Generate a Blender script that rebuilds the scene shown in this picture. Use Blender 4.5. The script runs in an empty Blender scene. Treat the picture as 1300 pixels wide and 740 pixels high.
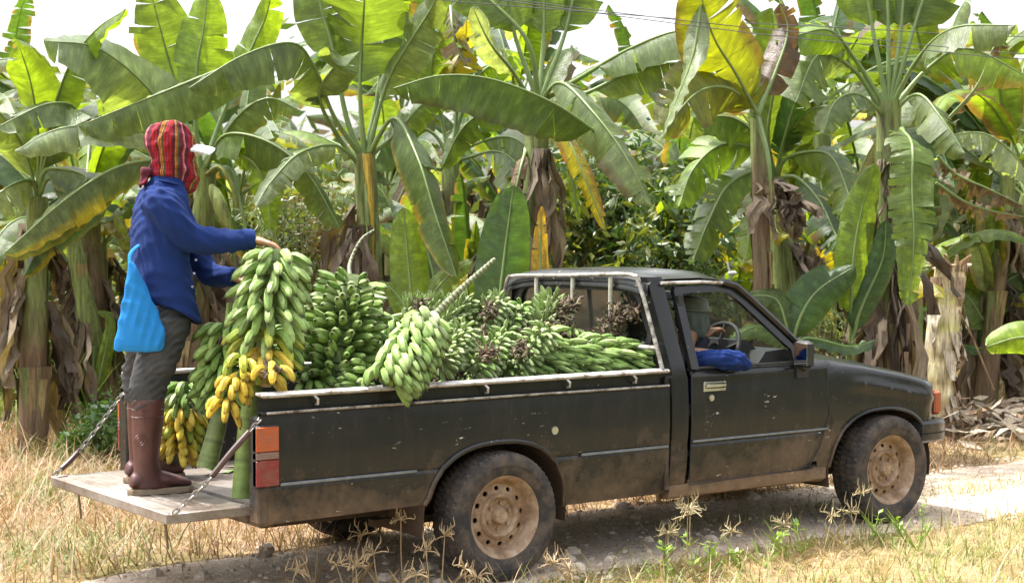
EXPO = .93
import bpy, math, random
import numpy as np
from mathutils import Vector, Matrix
R_ = math.radians
rng = np.random.default_rng(7)
random.seed(7)
sc = bpy.context.scene
COL = sc.collection
# ---------------------------------------------------------------- camera (fitted to the truck's real dimensions)
CAM = np.array([-4.678, -7.3595, 1.6897]); YAW, PIT, ROLL, FPX = .9452, -.0302, -.0012, 2061.5
VD = np.array([math.cos(YAW)*math.cos(PIT), math.sin(YAW)*math.cos(PIT), math.sin(PIT)])
_r = np.array([math.sin(YAW), -math.cos(YAW), 0.]); _u = np.cross(_r, VD)
VR = math.cos(ROLL)*_r + math.sin(ROLL)*_u; VU = -math.sin(ROLL)*_r + math.cos(ROLL)*_u
def ray(px, py): return VD + VR*(px-650)/FPX - VU*(py-370)/FPX
def at(px, py, dep): return CAM + ray(px, py)*dep
def at_y(px, py, Y): v = ray(px, py); return CAM + v*((Y-CAM[1])/v[1])
def at_z(px, py, Z=0.): v = ray(px, py); return CAM + v*((Z-CAM[2])/v[2])
def V3(*a): return np.array(a, float)
def nrm(v): v = np.asarray(v, float); return v/(np.linalg.norm(v)+1e-12)
cd = bpy.data.cameras.new('camera'); cam = bpy.data.objects.new('camera', cd); COL.objects.link(cam)
M = Matrix(((VR[0], VU[0], -VD[0], CAM[0]), (VR[1], VU[1], -VD[1], CAM[1]), (VR[2], VU[2], -VD[2], CAM[2]), (0, 0, 0, 1)))
cam.matrix_world = M
cd.sensor_width = 36; cd.lens = 36*FPX/1300; cd.clip_end = 2000; cd.clip_start = .05
cd.dof.use_dof = True; cd.dof.focus_distance = 8.6; cd.dof.aperture_fstop = 5.6
sc.camera = cam
sc.view_settings.view_transform = 'Standard'; sc.view_settings.look = 'None'; sc.view_settings.exposure = EXPO
# ---------------------------------------------------------------- light
SUN = nrm((-.22, .36, 1.0))
el = math.asin(SUN[2]); az = math.atan2(SUN[0], SUN[1])
w = bpy.data.worlds.new('World'); sc.world = w; w.use_nodes = True
nt = w.node_tree; nt.nodes.clear()
sky = nt.nodes.new('ShaderNodeTexSky'); sky.sky_type = 'NISHITA'; sky.sun_disc = False
sky.sun_elevation = el; sky.sun_rotation = az; sky.air_density = 1.2; sky.dust_density = 6.0; sky.ozone_density = 1.0
hs = nt.nodes.new('ShaderNodeHueSaturation'); hs.inputs['Saturation'].default_value = .25; hs.inputs['Value'].default_value = 1.9
bg = nt.nodes.new('ShaderNodeBackground'); bg.inputs['Strength'].default_value = .15
wo = nt.nodes.new('ShaderNodeOutputWorld')
nt.links.new(sky.outputs[0], hs.inputs['Color']); nt.links.new(hs.outputs[0], bg.inputs['Color']); nt.links.new(bg.outputs[0], wo.inputs['Surface'])
sl = bpy.data.lights.new('sun', 'SUN'); sl.energy = 4.4; sl.angle = R_(1.2); sl.color = (1, .95, .87)
so = bpy.data.objects.new('sun', sl); COL.objects.link(so)
so.rotation_euler = Vector(SUN).to_track_quat('Z', 'Y').to_euler(); so.location = (0, 0, 30)
# ---------------------------------------------------------------- objects
def tag(o, label=None, cat=None, group=None, kind=None):
    if label: o['label'] = label
    if cat: o['category'] = cat
    if group: o['group'] = group
    if kind: o['kind'] = kind
    return o
ORG = {}
def thing(name, loc, label, cat, group=None):
    o = bpy.data.objects.new(name, None); COL.objects.link(o); o.location = tuple(loc); o.empty_display_size = .1
    ORG[o.name] = np.array(loc, float)
    return tag(o, label, cat, group)
class MB:
    """collects shapes in world coordinates; build() links them as one mesh object"""
    def __init__(s): s.v = []; s.f = []; s.mi = []; s.uv = []; s.c = []; s.n = 0
    def add(s, v, f, mi=0, uv=None, c=(1, 1, 1)):
        v = np.asarray(v, float).reshape(-1, 3); k = s.n
        s.v.append(v); s.f += [tuple(int(i)+k for i in q) for q in f]; s.mi += [mi]*len(f)
        s.uv.append(np.zeros((len(v), 2)) if uv is None else np.asarray(uv, float).reshape(-1, 2))
        c = np.asarray(c, float)
        s.c.append(np.tile(c, (len(v), 1)) if c.ndim == 1 else c.reshape(-1, 3)); s.n += len(v)
    def rings(s, rs, mi=0, cap=True, closed=True, c=(1, 1, 1), cs=None, loop=False):
        rs = np.asarray(rs, float); m, n = rs.shape[:2]; f = []
        for i in range(m-(0 if loop else 1)):
            for j in range(n if closed else n-1):
                a = i*n+j; b = i*n+(j+1) % n; i2 = (i+1) % m
                f.append((a, b, i2*n+(j+1) % n, i2*n+j))
        if cap and not loop: f.append(tuple(range(n-1, -1, -1))); f.append(tuple(range((m-1)*n, m*n)))
        uv = np.stack(np.meshgrid(np.linspace(0, 1, n), np.linspace(0, 1, m)), -1)
        s.add(rs.reshape(-1, 3), f, mi, uv, np.repeat(np.asarray(cs, float), n, 0) if cs is not None else c)
    def tube(s, p, r, n=8, mi=0, cap=True, c=(1, 1, 1), cs=None, up=None, loop=False, ph=0):
        p = np.asarray(p, float); m = len(p); r = np.ones(m)*r if np.ndim(r) == 0 else np.asarray(r, float)
        T = np.gradient(p, axis=0) if not loop else np.roll(p, -1, 0)-np.roll(p, 1, 0)
        T /= np.linalg.norm(T, axis=1)[:, None]+1e-12
        a = nrm(np.cross(T[0], up if up is not None else ((0, 0, 1) if abs(T[0][2]) < .9 else (1, 0, 0))))
        rs = []; th = np.linspace(0, 2*math.pi, n, endpoint=False)+ph
        for i in range(m):
            a = nrm(a-T[i]*(a@T[i])); b = np.cross(T[i], a)
            ra, rb = (r[i], r[i]) if np.ndim(r[i]) == 0 else r[i]
            rs.append(p[i]+np.cos(th)[:, None]*a*ra+np.sin(th)[:, None]*b*rb)
        s.rings(rs, mi, cap, True, c, cs, loop)
    def box(s, c, d, rot=None, mi=0, col=(1, 1, 1), bev=0):
        c = np.asarray(c, float); h = np.asarray(d, float)/2
        if bev:
            b = min(bev, h.min()*.9); v = []
            for z, q in ((-h[2], b), (-h[2]+b, 0), (h[2]-b, 0), (h[2], b)):
                x, y = h[0]-q, h[1]-q; k = b*.6
                v.append([(x-k, -y, z), (x, -y+k, z), (x, y-k, z), (x-k, y, z), (-x+k, y, z), (-x, y-k, z), (-x, -y+k, z), (-x+k, -y, z)])
            v = np.array(v)
            if rot is not None: v = v@np.array(rot).T
            s.rings(v+c, mi, True, True, col); return
        v = np.array([(x, y, z) for z in (-1, 1) for x, y in ((-1, -1), (1, -1), (1, 1), (-1, 1))])*h
        if rot is not None: v = v@np.array(rot).T
        s.add(v+c, [(3, 2, 1, 0), (4, 5, 6, 7), (0, 1, 5, 4), (1, 2, 6, 5), (2, 3, 7, 6), (3, 0, 4, 7)], mi, None, col)
    def prism(s, poly, ax, a0, a1, mi=0, col=(1, 1, 1)):
        """poly: list of 2D; ax 1 extrudes along Y (poly in XZ)"""
        poly = [tuple(q) for q in poly]; n = len(poly); v = []
        for a in (a0, a1):
            for p, q in poly: v.append((p, a, q) if ax == 1 else (a, p, q) if ax == 0 else (p, q, a))
        f = [(i, (i+1) % n, n+(i+1) % n, n+i) for i in range(n)]+[tuple(range(n-1, -1, -1)), tuple(range(n, 2*n))]
        s.add(v, f, mi, None, col)
    def lathe(s, prof, c, ax, n=48, mi=0, mod=None):
        """prof: (radius, offset along axis) around the Y axis through c"""
        rs = []
        for r, o in prof:
            th = np.linspace(0, 2*math.pi, n, endpoint=False); rr = np.full(n, r)
            if mod: rr = mod(rr, th, o)
            rs.append(np.stack([c[0]+np.cos(th)*rr, np.full(n, c[1]+o*ax), c[2]+np.sin(th)*rr], -1))
        s.rings(rs, mi, False)
    def build(s, name, mats, parent=None, smooth=40, **k):
        v = np.concatenate(s.v) if s.v else np.zeros((0, 3)); o_ = np.zeros(3); p = parent
        while p is not None: o_ = o_+ORG.get(p.name, 0); p = p.parent
        me = bpy.data.meshes.new(name); me.from_pydata((v-o_).tolist(), [], s.f)
        mats = mats if isinstance(mats, (list, tuple)) else [mats]
        for m in mats: me.materials.append(m)
        if any(s.mi): me.polygons.foreach_set('material_index', s.mi)
        vi = np.zeros(len(me.loops), int); me.loops.foreach_get('vertex_index', vi)
        ul = me.uv_layers.new(name='UVMap'); ul.data.foreach_set('uv', np.concatenate(s.uv)[vi].ravel())
        ca = me.color_attributes.new('Col', 'FLOAT_COLOR', 'POINT')
        cc = np.concatenate(s.c); ca.data.foreach_set('color', np.hstack([cc, np.ones((len(cc), 1))]).ravel())
        if smooth is not None:
            me.shade_smooth()
            if smooth < 180: me.set_sharp_from_angle(angle=R_(smooth))
        me.validate(); me.update()
        o = bpy.data.objects.new(name, me); COL.objects.link(o); o.parent = parent
        return tag(o, **k)
def spline(P, n):
    P = np.asarray(P, float); m = len(P)
    if m == 2: return P[0]+(P[1]-P[0])*np.linspace(0, 1, n)[:, None]
    Q = np.vstack([2*P[0]-P[1], P, 2*P[-1]-P[-2]]); out = []
    # arc length parameter so that stations are even
    L = np.concatenate([[0], np.cumsum(np.linalg.norm(np.diff(P[:, :3], axis=0), axis=1))]); tt = np.linspace(0, L[-1], n)
    for t in tt:
        i = min(max(np.searchsorted(L, t, 'right')-1, 0), m-2); u = (t-L[i])/(L[i+1]-L[i]+1e-12)
        a, b, c, d = Q[i], Q[i+1], Q[i+2], Q[i+3]
        out.append(.5*((2*b)+(-a+c)*u+(2*a-5*b+4*c-d)*u*u+(-a+3*b-3*c+d)*u**3))
    return np.array(out)
def copy_thing(o, loc=None, rot=None, scale=None):
    c = o.copy(); COL.objects.link(c)
    if loc is not None: c.location = tuple(loc)
    if rot is not None: c.rotation_euler = rot
    if scale is not None: c.scale = scale
    for ch in KIDS[o.name]:
        d = ch.copy(); COL.objects.link(d); d.parent = c
    return c
KIDS = {}
def remesh(o, vox, smooth_it=4, disp=None):
    m = o.modifiers.new('r', 'REMESH'); m.mode = 'VOXEL'; m.voxel_size = vox
    m2 = o.modifiers.new('s', 'SMOOTH'); m2.factor = .5; m2.iterations = smooth_it
    dg = bpy.context.evaluated_depsgraph_get(); dg.update()
    me = bpy.data.meshes.new_from_object(o.evaluated_get(dg)); o.modifiers.clear()
    old = o.data; me.name = old.name; 
    if disp:
        n = len(me.vertices); co = np.zeros(n*3); me.vertices.foreach_get('co', co); no = np.zeros(n*3); me.vertices.foreach_get('normal', no)
        co = co.reshape(-1, 3); no = no.reshape(-1, 3); co = co+no*disp(co, no)[:, None]; me.vertices.foreach_set('co', co.ravel())
    o.data = me
    if not len(me.materials):
        for mm in old.materials: me.materials.append(mm)
    me.shade_smooth(); me.update(); return o
def skin(o_name, verts, edges, radii, mat, parent, sub=2):
    me = bpy.data.meshes.new(o_name); org = np.zeros(3); p = parent
    while p is not None: org = org+ORG.get(p.name, 0); p = p.parent
    me.from_pydata([tuple(np.array(v)-org) for v in verts], edges, []); o = bpy.data.objects.new(o_name, me); COL.objects.link(o); o.parent = parent
    o.modifiers.new('k', 'SKIN'); sv = me.skin_vertices[0].data
    for i, r in enumerate(radii): sv[i].radius = (r, r) if np.ndim(r) == 0 else r
    sv[0].use_root = True
    s = o.modifiers.new('u', 'SUBSURF'); s.levels = sub; s.render_levels = sub
    dg = bpy.context.evaluated_depsgraph_get(); dg.update()
    m2 = bpy.data.meshes.new_from_object(o.evaluated_get(dg)); o.modifiers.clear(); o.data = m2; m2.name = o_name
    m2.materials.clear(); m2.materials.append(mat); m2.shade_smooth(); return o
# ---------------------------------------------------------------- materials
class NT:
    def __init__(s, name):
        s.m = bpy.data.materials.new(name); s.m.use_nodes = True; s.t = s.m.node_tree; s.t.nodes.clear()
        s.out = s.n('ShaderNodeOutputMaterial'); s.co = s.n('ShaderNodeTexCoord')
    def n(s, t, **k):
        o = s.t.nodes.new(t)
        for a, b in k.items(): setattr(o, a, b)
        return o
    def l(s, a, b): s.t.links.new(a, b)
    def set(s, sock, val):
        if hasattr(val, 'is_output'): s.l(val, sock)
        elif isinstance(val, (tuple, list)) and len(val) == 3 and sock.type == 'RGBA': sock.default_value = (*val, 1)
        else: sock.default_value = val
    def noise(s, scale, detail=4, rough=.55, vec=None, mapscale=None, w=None):
        v = vec if vec is not None else s.co.outputs['Object']
        if mapscale is not None:
            mp = s.n('ShaderNodeMapping'); mp.inputs['Scale'].default_value = mapscale; s.l(v, mp.inputs['Vector']); v = mp.outputs[0]
        o = s.n('ShaderNodeTexNoise'); o.inputs['Scale'].default_value = scale; o.inputs['Detail'].default_value = detail; o.inputs['Roughness'].default_value = rough
        s.l(v, o.inputs['Vector']); return o.outputs[0]
    def ramp(s, f, st, interp='LINEAR'):
        o = s.n('ShaderNodeValToRGB'); s.l(f, o.inputs[0]); e = o.color_ramp; e.interpolation = interp
        while len(e.elements) < len(st): e.elements.new(.5)
        for i, (p, c) in enumerate(st):
            e.elements[i].position = p; e.elements[i].color = (*((c,)*3 if np.ndim(c) == 0 else c), 1)
        return o.outputs[0]
    def mix(s, f, a, b, mode='MIX'):
        o = s.n('ShaderNodeMix', data_type='RGBA', blend_type=mode); s.set(o.inputs[0], f); s.set(o.inputs[6], a); s.set(o.inputs[7], b); return o.outputs[2]
    def math(s, op, a, b=0., c=0., clamp=False):
        o = s.n('ShaderNodeMath', operation=op, use_clamp=clamp); s.set(o.inputs[0], a); s.set(o.inputs[1], b); s.set(o.inputs[2], c); return o.outputs[0]
    def xyz(s, v=None):
        o = s.n('ShaderNodeSeparateXYZ'); s.l(v if v is not None else s.co.outputs['Object'], o.inputs[0]); return o.outputs
    def bump(s, h, st=.3, d=.01):
        o = s.n('ShaderNodeBump'); o.inputs['Strength'].default_value = st; o.inputs['Distance'].default_value = d; s.l(h, o.inputs['Height']); return o.outputs[0]
    def bsdf(s, col, rough=.5, metal=0., normal=None, spec=.5, coat=None, out=True, **k):
        b = s.n('ShaderNodeBsdfPrincipled'); s.set(b.inputs['Base Color'], col); s.set(b.inputs['Roughness'], rough); s.set(b.inputs['Metallic'], metal)
        s.set(b.inputs['Specular IOR Level'], spec)
        if coat is not None: s.set(b.inputs['Coat Weight'], coat); b.inputs['Coat Roughness'].default_value = .12
        for a, v in k.items(): s.set(b.inputs[a.replace('_', ' ')], v)
        if normal is not None: s.l(normal, b.inputs['Normal'])
        if out: s.l(b.outputs[0], s.out.inputs['Surface'])
        return b
def simple(name, col, rough=.6, metal=0., var=.25, scale=20, bump=.15, bd=.003, spec=.5, **k):
    t = NT(name); n = t.noise(scale, 5); f = t.ramp(n, [(.3, 1-var), (.7, 1+var)])
    c = t.mix(1., col, f, 'MULTIPLY'); t.bsdf(c, rough, metal, t.bump(n, bump, bd), spec, **k); return t.m
def attr_mat(name, rough=.5, var=.2, scale=30, trans=0., spec=.5, bump=.1, stretch=None, tcol=(1, 1, 1), **k):
    """base colour comes from the mesh's own colour attribute"""
    t = NT(name); a = t.n('ShaderNodeAttribute', attribute_name='Col'); n = t.noise(scale, 4, mapscale=stretch)
    c = t.mix(1., a.outputs['Color'], t.ramp(n, [(.3, 1-var), (.7, 1+var)]), 'MULTIPLY')
    b = t.bsdf(c, rough, 0, t.bump(n, bump, .004), spec, out=not trans, **k)
    if trans:
        tr = t.n('ShaderNodeBsdfTranslucent'); t.l(t.mix(1., c, tcol, 'MULTIPLY'), tr.inputs[0]); mx = t.n('ShaderNodeMixShader'); mx.inputs[0].default_value = trans
        t.l(b.outputs[0], mx.inputs[1]); t.l(tr.outputs[0], mx.inputs[2]); t.l(mx.outputs[0], t.out.inputs['Surface'])
    return t.m
def paint_mat(name, base, metal=0., dustlo=.24, dusthi=.60, amount=.62, film=.04):
    t = NT(name); x, y, z = t.xyz()
    n1 = t.noise(3.2, 6, .65); n2 = t.noise(14, 6, .7); n3 = t.noise(60, 3, .6)
    streak = t.noise(9, 5, .65, mapscale=(1.6, 1.6, .5))
    # dust thrown up from the road sits low on the panels
    h = t.math('MULTIPLY_ADD', z, -1/(dusthi-dustlo), dusthi/(dusthi-dustlo))
    h = t.math('ADD', h, t.math('MULTIPLY', t.math('SUBTRACT', n1, .5), 2.6)); h = t.math('ADD', h, t.math('MULTIPLY', t.math('SUBTRACT', n2, .5), 1.1), clamp=True)
    fl = t.math('MULTIPLY', t.ramp(streak, [(.45, .0), (.8, 1.)]), film*1.3); fl = t.math('ADD', fl, film*.12)
    d = t.math('MAXIMUM', t.math('MULTIPLY', h, amount), fl, clamp=True)
    dust = t.mix(n2, (.16, .095, .052), (.30, .205, .13))
    c = t.mix(d, base, dust)
    # chips down to the pale primer
    ch = t.ramp(t.noise(4, 3, .6), [(.56, 0), (.62, 1)]); ch2 = t.ramp(t.noise(30, 5, .75, mapscale=(.45, 1, 1.6)), [(.63, 0), (.66, 1)])
    vor = t.n('ShaderNodeTexVoronoi'); vor.inputs['Scale'].default_value = 16; t.l(t.co.outputs['Object'], vor.inputs['Vector'])
    spot = t.ramp(vor.outputs['Distance'], [(.03, 1), (.05, 0)]); sp = t.math('MULTIPLY', spot, t.ramp(t.noise(5, 1), [(.5, 0), (.6, 1)]))
    cm = t.math('MAXIMUM', t.math('MULTIPLY', ch, ch2), sp, clamp=True)
    c = t.mix(cm, c, (.5, .47, .42))
    r = t.math('MAXIMUM', t.math('MULTIPLY_ADD', d, .9, .24), t.math('MULTIPLY', cm, .7), clamp=True)
    t.bsdf(c, r, metal, t.bump(t.math('MULTIPLY_ADD', n1, 6., n3), .06, .003), .36); return t.m
m_paint = paint_mat('dusty_black_paint', (.013, .0145, .016))
m_paint2 = paint_mat('dusty_dark_panel', (.014, .017, .019), film=.06)
m_rub = simple('black_rubber', (.018, .018, .018), .7)
m_plas = paint_mat('grey_bumper_plastic', (.022, .025, .028), film=.05)
m_dark = simple('dark_interior', (.022, .022, .022), .75)
m_under = simple('muddy_underbody', (.07, .045, .028), .9, bump=.5, bd=.02, scale=9)
m_trim = simple('pale_trim', (.16, .175, .19), .35, .2)
m_chrome = simple('worn_chrome', (.55, .54, .5), .28, .9, var=.15)
t = NT('worn_white_rail'); n = t.noise(11, 6, .7); n2 = t.noise(50, 4)
c = t.ramp(n, [(.36, (.10, .055, .03)), (.44, (.34, .31, .28)), (.55, (.50, .49, .48)), (.8, (.62, .61, .60))])
t.bsdf(c, t.ramp(n, [(.4, .8), (.6, .38)]), .25, t.bump(n2, .3, .002)); m_rail = t.m
t = NT('scraped_guard'); n = t.noise(16, 7, .75); c = t.ramp(n, [(.38, (.05, .04, .03)), (.47, (.22, .2, .17)), (.56, (.34, .33, .30)), (.75, (.48, .47, .43))])
t.bsdf(c, .5, .3, t.bump(n, .2, .002)); m_guard = t.m
t = NT('weathered_steel_plate'); n = t.noise(3.5, 8, .7); n2 = t.noise(26, 5, .7)
c = t.mix(t.ramp(n2, [(.45, 0), (.75, .6)]), t.ramp(n, [(.34, (.07, .045, .03)), (.45, (.17, .145, .12)), (.58, (.24, .22, .20)), (.72, (.29, .275, .26))]), (.16, .09, .05))
t.bsdf(c, .55, .35, t.bump(n2, .35, .004)); m_plate = t.m
t = NT('tyre_rubber'); x, y, z = t.xyz(); n = t.noise(9, 6, .7); n2 = t.noise(35, 4, .6)
c = t.mix(t.ramp(n, [(.42, .06), (.62, .55)]), (.013, .015, .018), (.16, .115, .08)); t.bsdf(c, .85, 0, t.bump(n2, .3, .003)); m_tyre = t.m
t = NT('muddy_steel_rim'); n = t.noise(12, 6, .7); c = t.ramp(n, [(.3, (.13, .075, .04)), (.5, (.30, .20, .125)), (.72, (.46, .37, .28))]); t.bsdf(c, .7, .1, t.bump(n, .4, .003)); m_rim = t.m
t = NT('window_glass'); b = t.bsdf((.75, .8, .78), .03, 0, None, .6, out=False); tr = t.n('ShaderNodeBsdfTransparent'); tr.inputs[0].default_value = (.62, .68, .64, 1)
lw = t.n('ShaderNodeLayerWeight'); lw.inputs[0].default_value = .35; gl = t.n('ShaderNodeBsdfGlossy'); gl.inputs['Roughness'].default_value = .04
dirt = t.n('ShaderNodeBsdfDiffuse'); dirt.inputs[0].default_value = (.42, .38, .3, 1)
m1 = t.n('ShaderNodeMixShader'); t.l(t.math('MULTIPLY_ADD', lw.outputs['Fresnel'], .8, .06, clamp=True), m1.inputs[0]); t.l(tr.outputs[0], m1.inputs[1]); t.l(gl.outputs[0], m1.inputs[2])
m2 = t.n('ShaderNodeMixShader'); t.l(t.ramp(t.noise(2.5, 5), [(.35, .05), (.75, .22)]), m2.inputs[0]); t.l(m1.outputs[0], m2.inputs[1]); t.l(dirt.outputs[0], m2.inputs[2]); t.l(m2.outputs[0], t.out.inputs[0]); m_glass = t.m
t = NT('dark_rear_glass'); n = t.noise(2.2, 5); tr = t.n('ShaderNodeBsdfTransparent'); tr.inputs[0].default_value = (.30, .34, .32, 1)
gl = t.n('ShaderNodeBsdfGlossy'); gl.inputs['Roughness'].default_value = .03; gl.inputs[0].default_value = (.8, .85, .85, 1)
m1 = t.n('ShaderNodeMixShader'); m1.inputs[0].default_value = .08; t.l(tr.outputs[0], m1.inputs[1]); t.l(gl.outputs[0], m1.inputs[2])
dirt = t.n('ShaderNodeBsdfDiffuse'); dirt.inputs[0].default_value = (.36, .34, .28, 1); m2 = t.n('ShaderNodeMixShader'); t.l(t.ramp(n, [(.4, .02), (.8, .12)]), m2.inputs[0])
t.l(m1.outputs[0], m2.inputs[1]); t.l(dirt.outputs[0], m2.inputs[2]); t.l(m2.outputs[0], t.out.inputs[0]); m_rglass = t.m
def lens(name, col):
    t = NT(name); x, y, z = t.xyz(); w1 = t.math('SINE', t.math('MULTIPLY', z, 700)); n = t.noise(30, 4)
    c = t.mix(t.ramp(n, [(.42, .05), (.7, .5)]), col, (.16, .10, .06)); t.bsdf(c, .25, 0, t.bump(w1, .25, .002), .6, Transmission_Weight=.15); return t.m
m_amber = lens('amber_lens', (.42, .075, .008)); m_red = lens('red_lens', (.20, .006, .008)); m_white = lens('clear_lens', (.20, .12, .10))

# ================================================================ pickup truck (origin on the ground under its rear axle, +X forward)
truck = thing('pickup_truck', (0, 0, 0), 'dusty black single cab pickup truck loaded with green bananas, tailgate lowered', 'pickup truck')
def interp(x, pts):
    xs = [p[0] for p in pts]; ys = [p[1] for p in pts]; return float(np.interp(x, xs, ys))
def yprof(z):
    """outward offset of the body side at height z"""
    return interp(z, [(.30, .745), (.36, .765), (.45, .785), (.575, .797), (.592, .790), (.606, .797), (.72, .803), (.86, .801), (.915, .796), (1.0, .796), (1.5, .645)])
def side_grid(mb, x0, x1, top, bot, s, xs_extra=(), n=40, rows=22, thick=None, prof=yprof, mi=0, zs=()):
    xs = sorted(set(list(np.linspace(x0, x1, n))+[x for x in xs_extra if x0 < x < x1]))
    tmax = max(top(x) for x in xs); bmin = min(bot(x) for x in xs)
    lv = sorted(set(np.linspace(bmin, tmax, rows).tolist()+[z for z in zs if bmin < z < tmax]))
    G = np.array([[(x, -s*prof(min(max(z, bot(x)), top(x))), min(max(z, bot(x)), top(x))) for z in lv] for x in xs]); m, k = G.shape[:2]; f = []
    for i in range(m-1):
        for j in range(k-1):
            q = [i*k+j, (i+1)*k+j, (i+1)*k+j+1, i*k+j+1]
            P = G.reshape(-1, 3)[q]
            if np.linalg.norm(np.cross(P[2]-P[0], P[3]-P[1])) < 1e-7: continue
            f.append(q if s > 0 else q[::-1])
    mb.add(G.reshape(-1, 3), f, mi)
def arch(cx, r, zc, lo):
    def b(x, base):
        d = abs(x-cx)
        if d >= r[0]: return base
        return max(base, zc+r[1]*(1-(d/r[0])**2.4)**(1/2.4))
    return b
ar_r = arch(-.02, (.425, .37), .33, 0); ar_f = arch(2.80, (.44, .375), .32, 0)
RX0, RX1 = -1.335, 1.105
def bot_bed(x): return ar_r(x, interp(x, [(-1.34, .412), (-.46, .425), (.2, .335), (1.11, .335)]))
CRE = .922
for s in (1, -1):
    mb = MB()
    def bp(z): return yprof(z) if z < CRE-.012 else (.803 if z < CRE+.002 else .768)
    side_grid(mb, RX0, RX1, lambda x: .985, bot_bed, s, xs_extra=[-.445, -.44, .40, .405]+list(np.linspace(-.44, .40, 40)), prof=bp, zs=[.575, .592, .606, CRE-.013, CRE-.004, CRE+.001, CRE+.006], rows=26)
    # returned lip of the arch and the lower edge
    xs = np.linspace(-.452, .412, 44); lip = np.array([(x, -s*(yprof(max(bot_bed(x), .34))+.004), bot_bed(x)) for x in xs])
    mb.tube(lip, (.013), 6); 
    # rear corner post, closed end, inner wall
    mb.box((RX0+.012, -s*.752, .66), (.05, .09, .49), bev=.012)
    mb.box((RX1-.012, -s*.74, .66), (.03, .11, .62), bev=.01)
    mb.rings([[(x, -s*.734, z), (x, -s*.722, z), (x, -s*.722, .98), (x, -s*.734, .98)] for x, z in ((-1.31, .50), (-.475, .50), (-.474, .79), (.434, .79), (.435, .50), (1.09, .50))])
    mb.build('bed_side_panel', m_paint, truck, 35)
    # pressed trim strip, crease edge scraped bare, rail on hooks
    for a, b in ((-1.238, -.505), (.50, 1.095)):
        tr = MB(); tr.box(((a+b)/2, -s*.801, .594), (b-a, .012, .016), bev=.004); tr.build('trim_strip', m_trim, truck)
    cr = MB(); cr.tube([(RX0+.03, -s*.806, CRE), (0, -s*.806, CRE+.003), (RX1-.01, -s*.806, CRE)], (.0065), 6); cr.build('crease_edge', m_guard, truck)
    ra = MB(); ra.box((-.115, -s*.792, 1.0), (2.43, .040, .021), bev=.007); ra.box((-.115, -s*.748, 1.004), (2.41, .05, .012)); rl = ra.build('bed_rail', m_rail, truck)
    hk = MB()
    for px in (402, 618, 722, 806):
        X = at_y(px, 495, -.8)[0]
        hk.tube([(X-.012, -s*.797, .992), (X, -s*.812, .972), (X+.006, -s*.800, .950), (X+.008, -s*.776, .945)], .0065, 6)
        k = hk.build('rail_hook', m_rail, truck); hk = MB()
# wheel wells, bed floor, bulkhead
for s in (1, -1):
    for cx, r in ((-.02, .435), (2.80, .45)):
        mb = MB(); th = np.linspace(-.2, math.pi+.2, 22); g = []
        for y in (.40, .782): g.append([(cx+math.cos(a)*r, -s*y, .34+math.sin(a)*(r-.035)) for a in th])
        mb.rings(g, 0, False, False)
        mb.prism([(cx+math.cos(a)*r, .34+math.sin(a)*(r-.035)) for a in th], 1, -s*.40, -s*.385)
        mb.build('wheel_well', m_under, truck)
mb = MB(); mb.rings([[(x, -w, .47), (x, w, .47), (x, w, .50), (x, -w, .50)] for x, w in ((-1.315, .72), (-.475, .72), (-.474, .395), (.434, .395), (.435, .72), (1.085, .72))]); mb.build('bed_floor', m_plate, truck)
mb = MB(); mb.box((1.085, 0, .74), (.03, 1.46, .52), bev=.01)
for k in range(7): mb.box((1.066, -.6+k*.2, .74), (.012, .05, .44), bev=.004)
mb.build('bed_bulkhead', m_paint2, truck)
mb = MB()
mb.box((1.0, -.40, .40), (4.3, .09, .13)); mb.box((1.0, .40, .40), (4.3, .09, .13))
for x in (-1.1, -.6, .6, 1.4, 2.2, 3.1): mb.box((x, 0, .40), (.08, .8, .08))
mb.box((2.6, 0, .42), (.8, .5, .2)); mb.tube([(-1.2, .3, .33), (0.3, .32, .33), (1.6, .3, .30)], .03, 8)
mb.tube([(0, -.7, .325), (0, .7, .325)], .045, 10); mb.tube([(2.85, -.7, .325), (2.85, .7, .325)], .04, 10); mb.lathe([(0.02, -.13), (.12, -.1), (.15, 0), (.12, .1), (.02, .13)], (0, 0, .325), 1, 18)
mb.box((0, -.45, .30), (1.1, .06, .035)); mb.box((0, .45, .30), (1.1, .06, .035)); mb.box((.72, -.05, .40), (.6, .5, .16), bev=.03)
mb.build('chassis', m_under, truck)
mb = MB(); mb.box((RX0-.005, 0, .455), (.05, 1.42, .075), bev=.01); mb.box((RX0+.05, 0, .43), (.07, 1.5, .06)); mb.build('rear_sill', m_paint2, truck)
# tail lamps
for s in (1, -1):
    h = MB(); h.box((-1.303, -s*.785, .727), (.118 if s > 0 else .05, .05, .285), bev=.008); hh = h.build('tail_lamp', m_rub, truck)
    for z0, z1, m in ((.592, .712, m_red), (.713, .748, m_white), (.749, .862, m_amber)):
        l = MB(); l.box((-1.300, -s*.806, (z0+z1)/2), (.100, .022, z1-z0), bev=.004)
        if s > 0: l.box((-1.354, -s*.795, (z0+z1)/2), (.016, .040, z1-z0), bev=.004)
        l.build('lens', m, hh)
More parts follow.
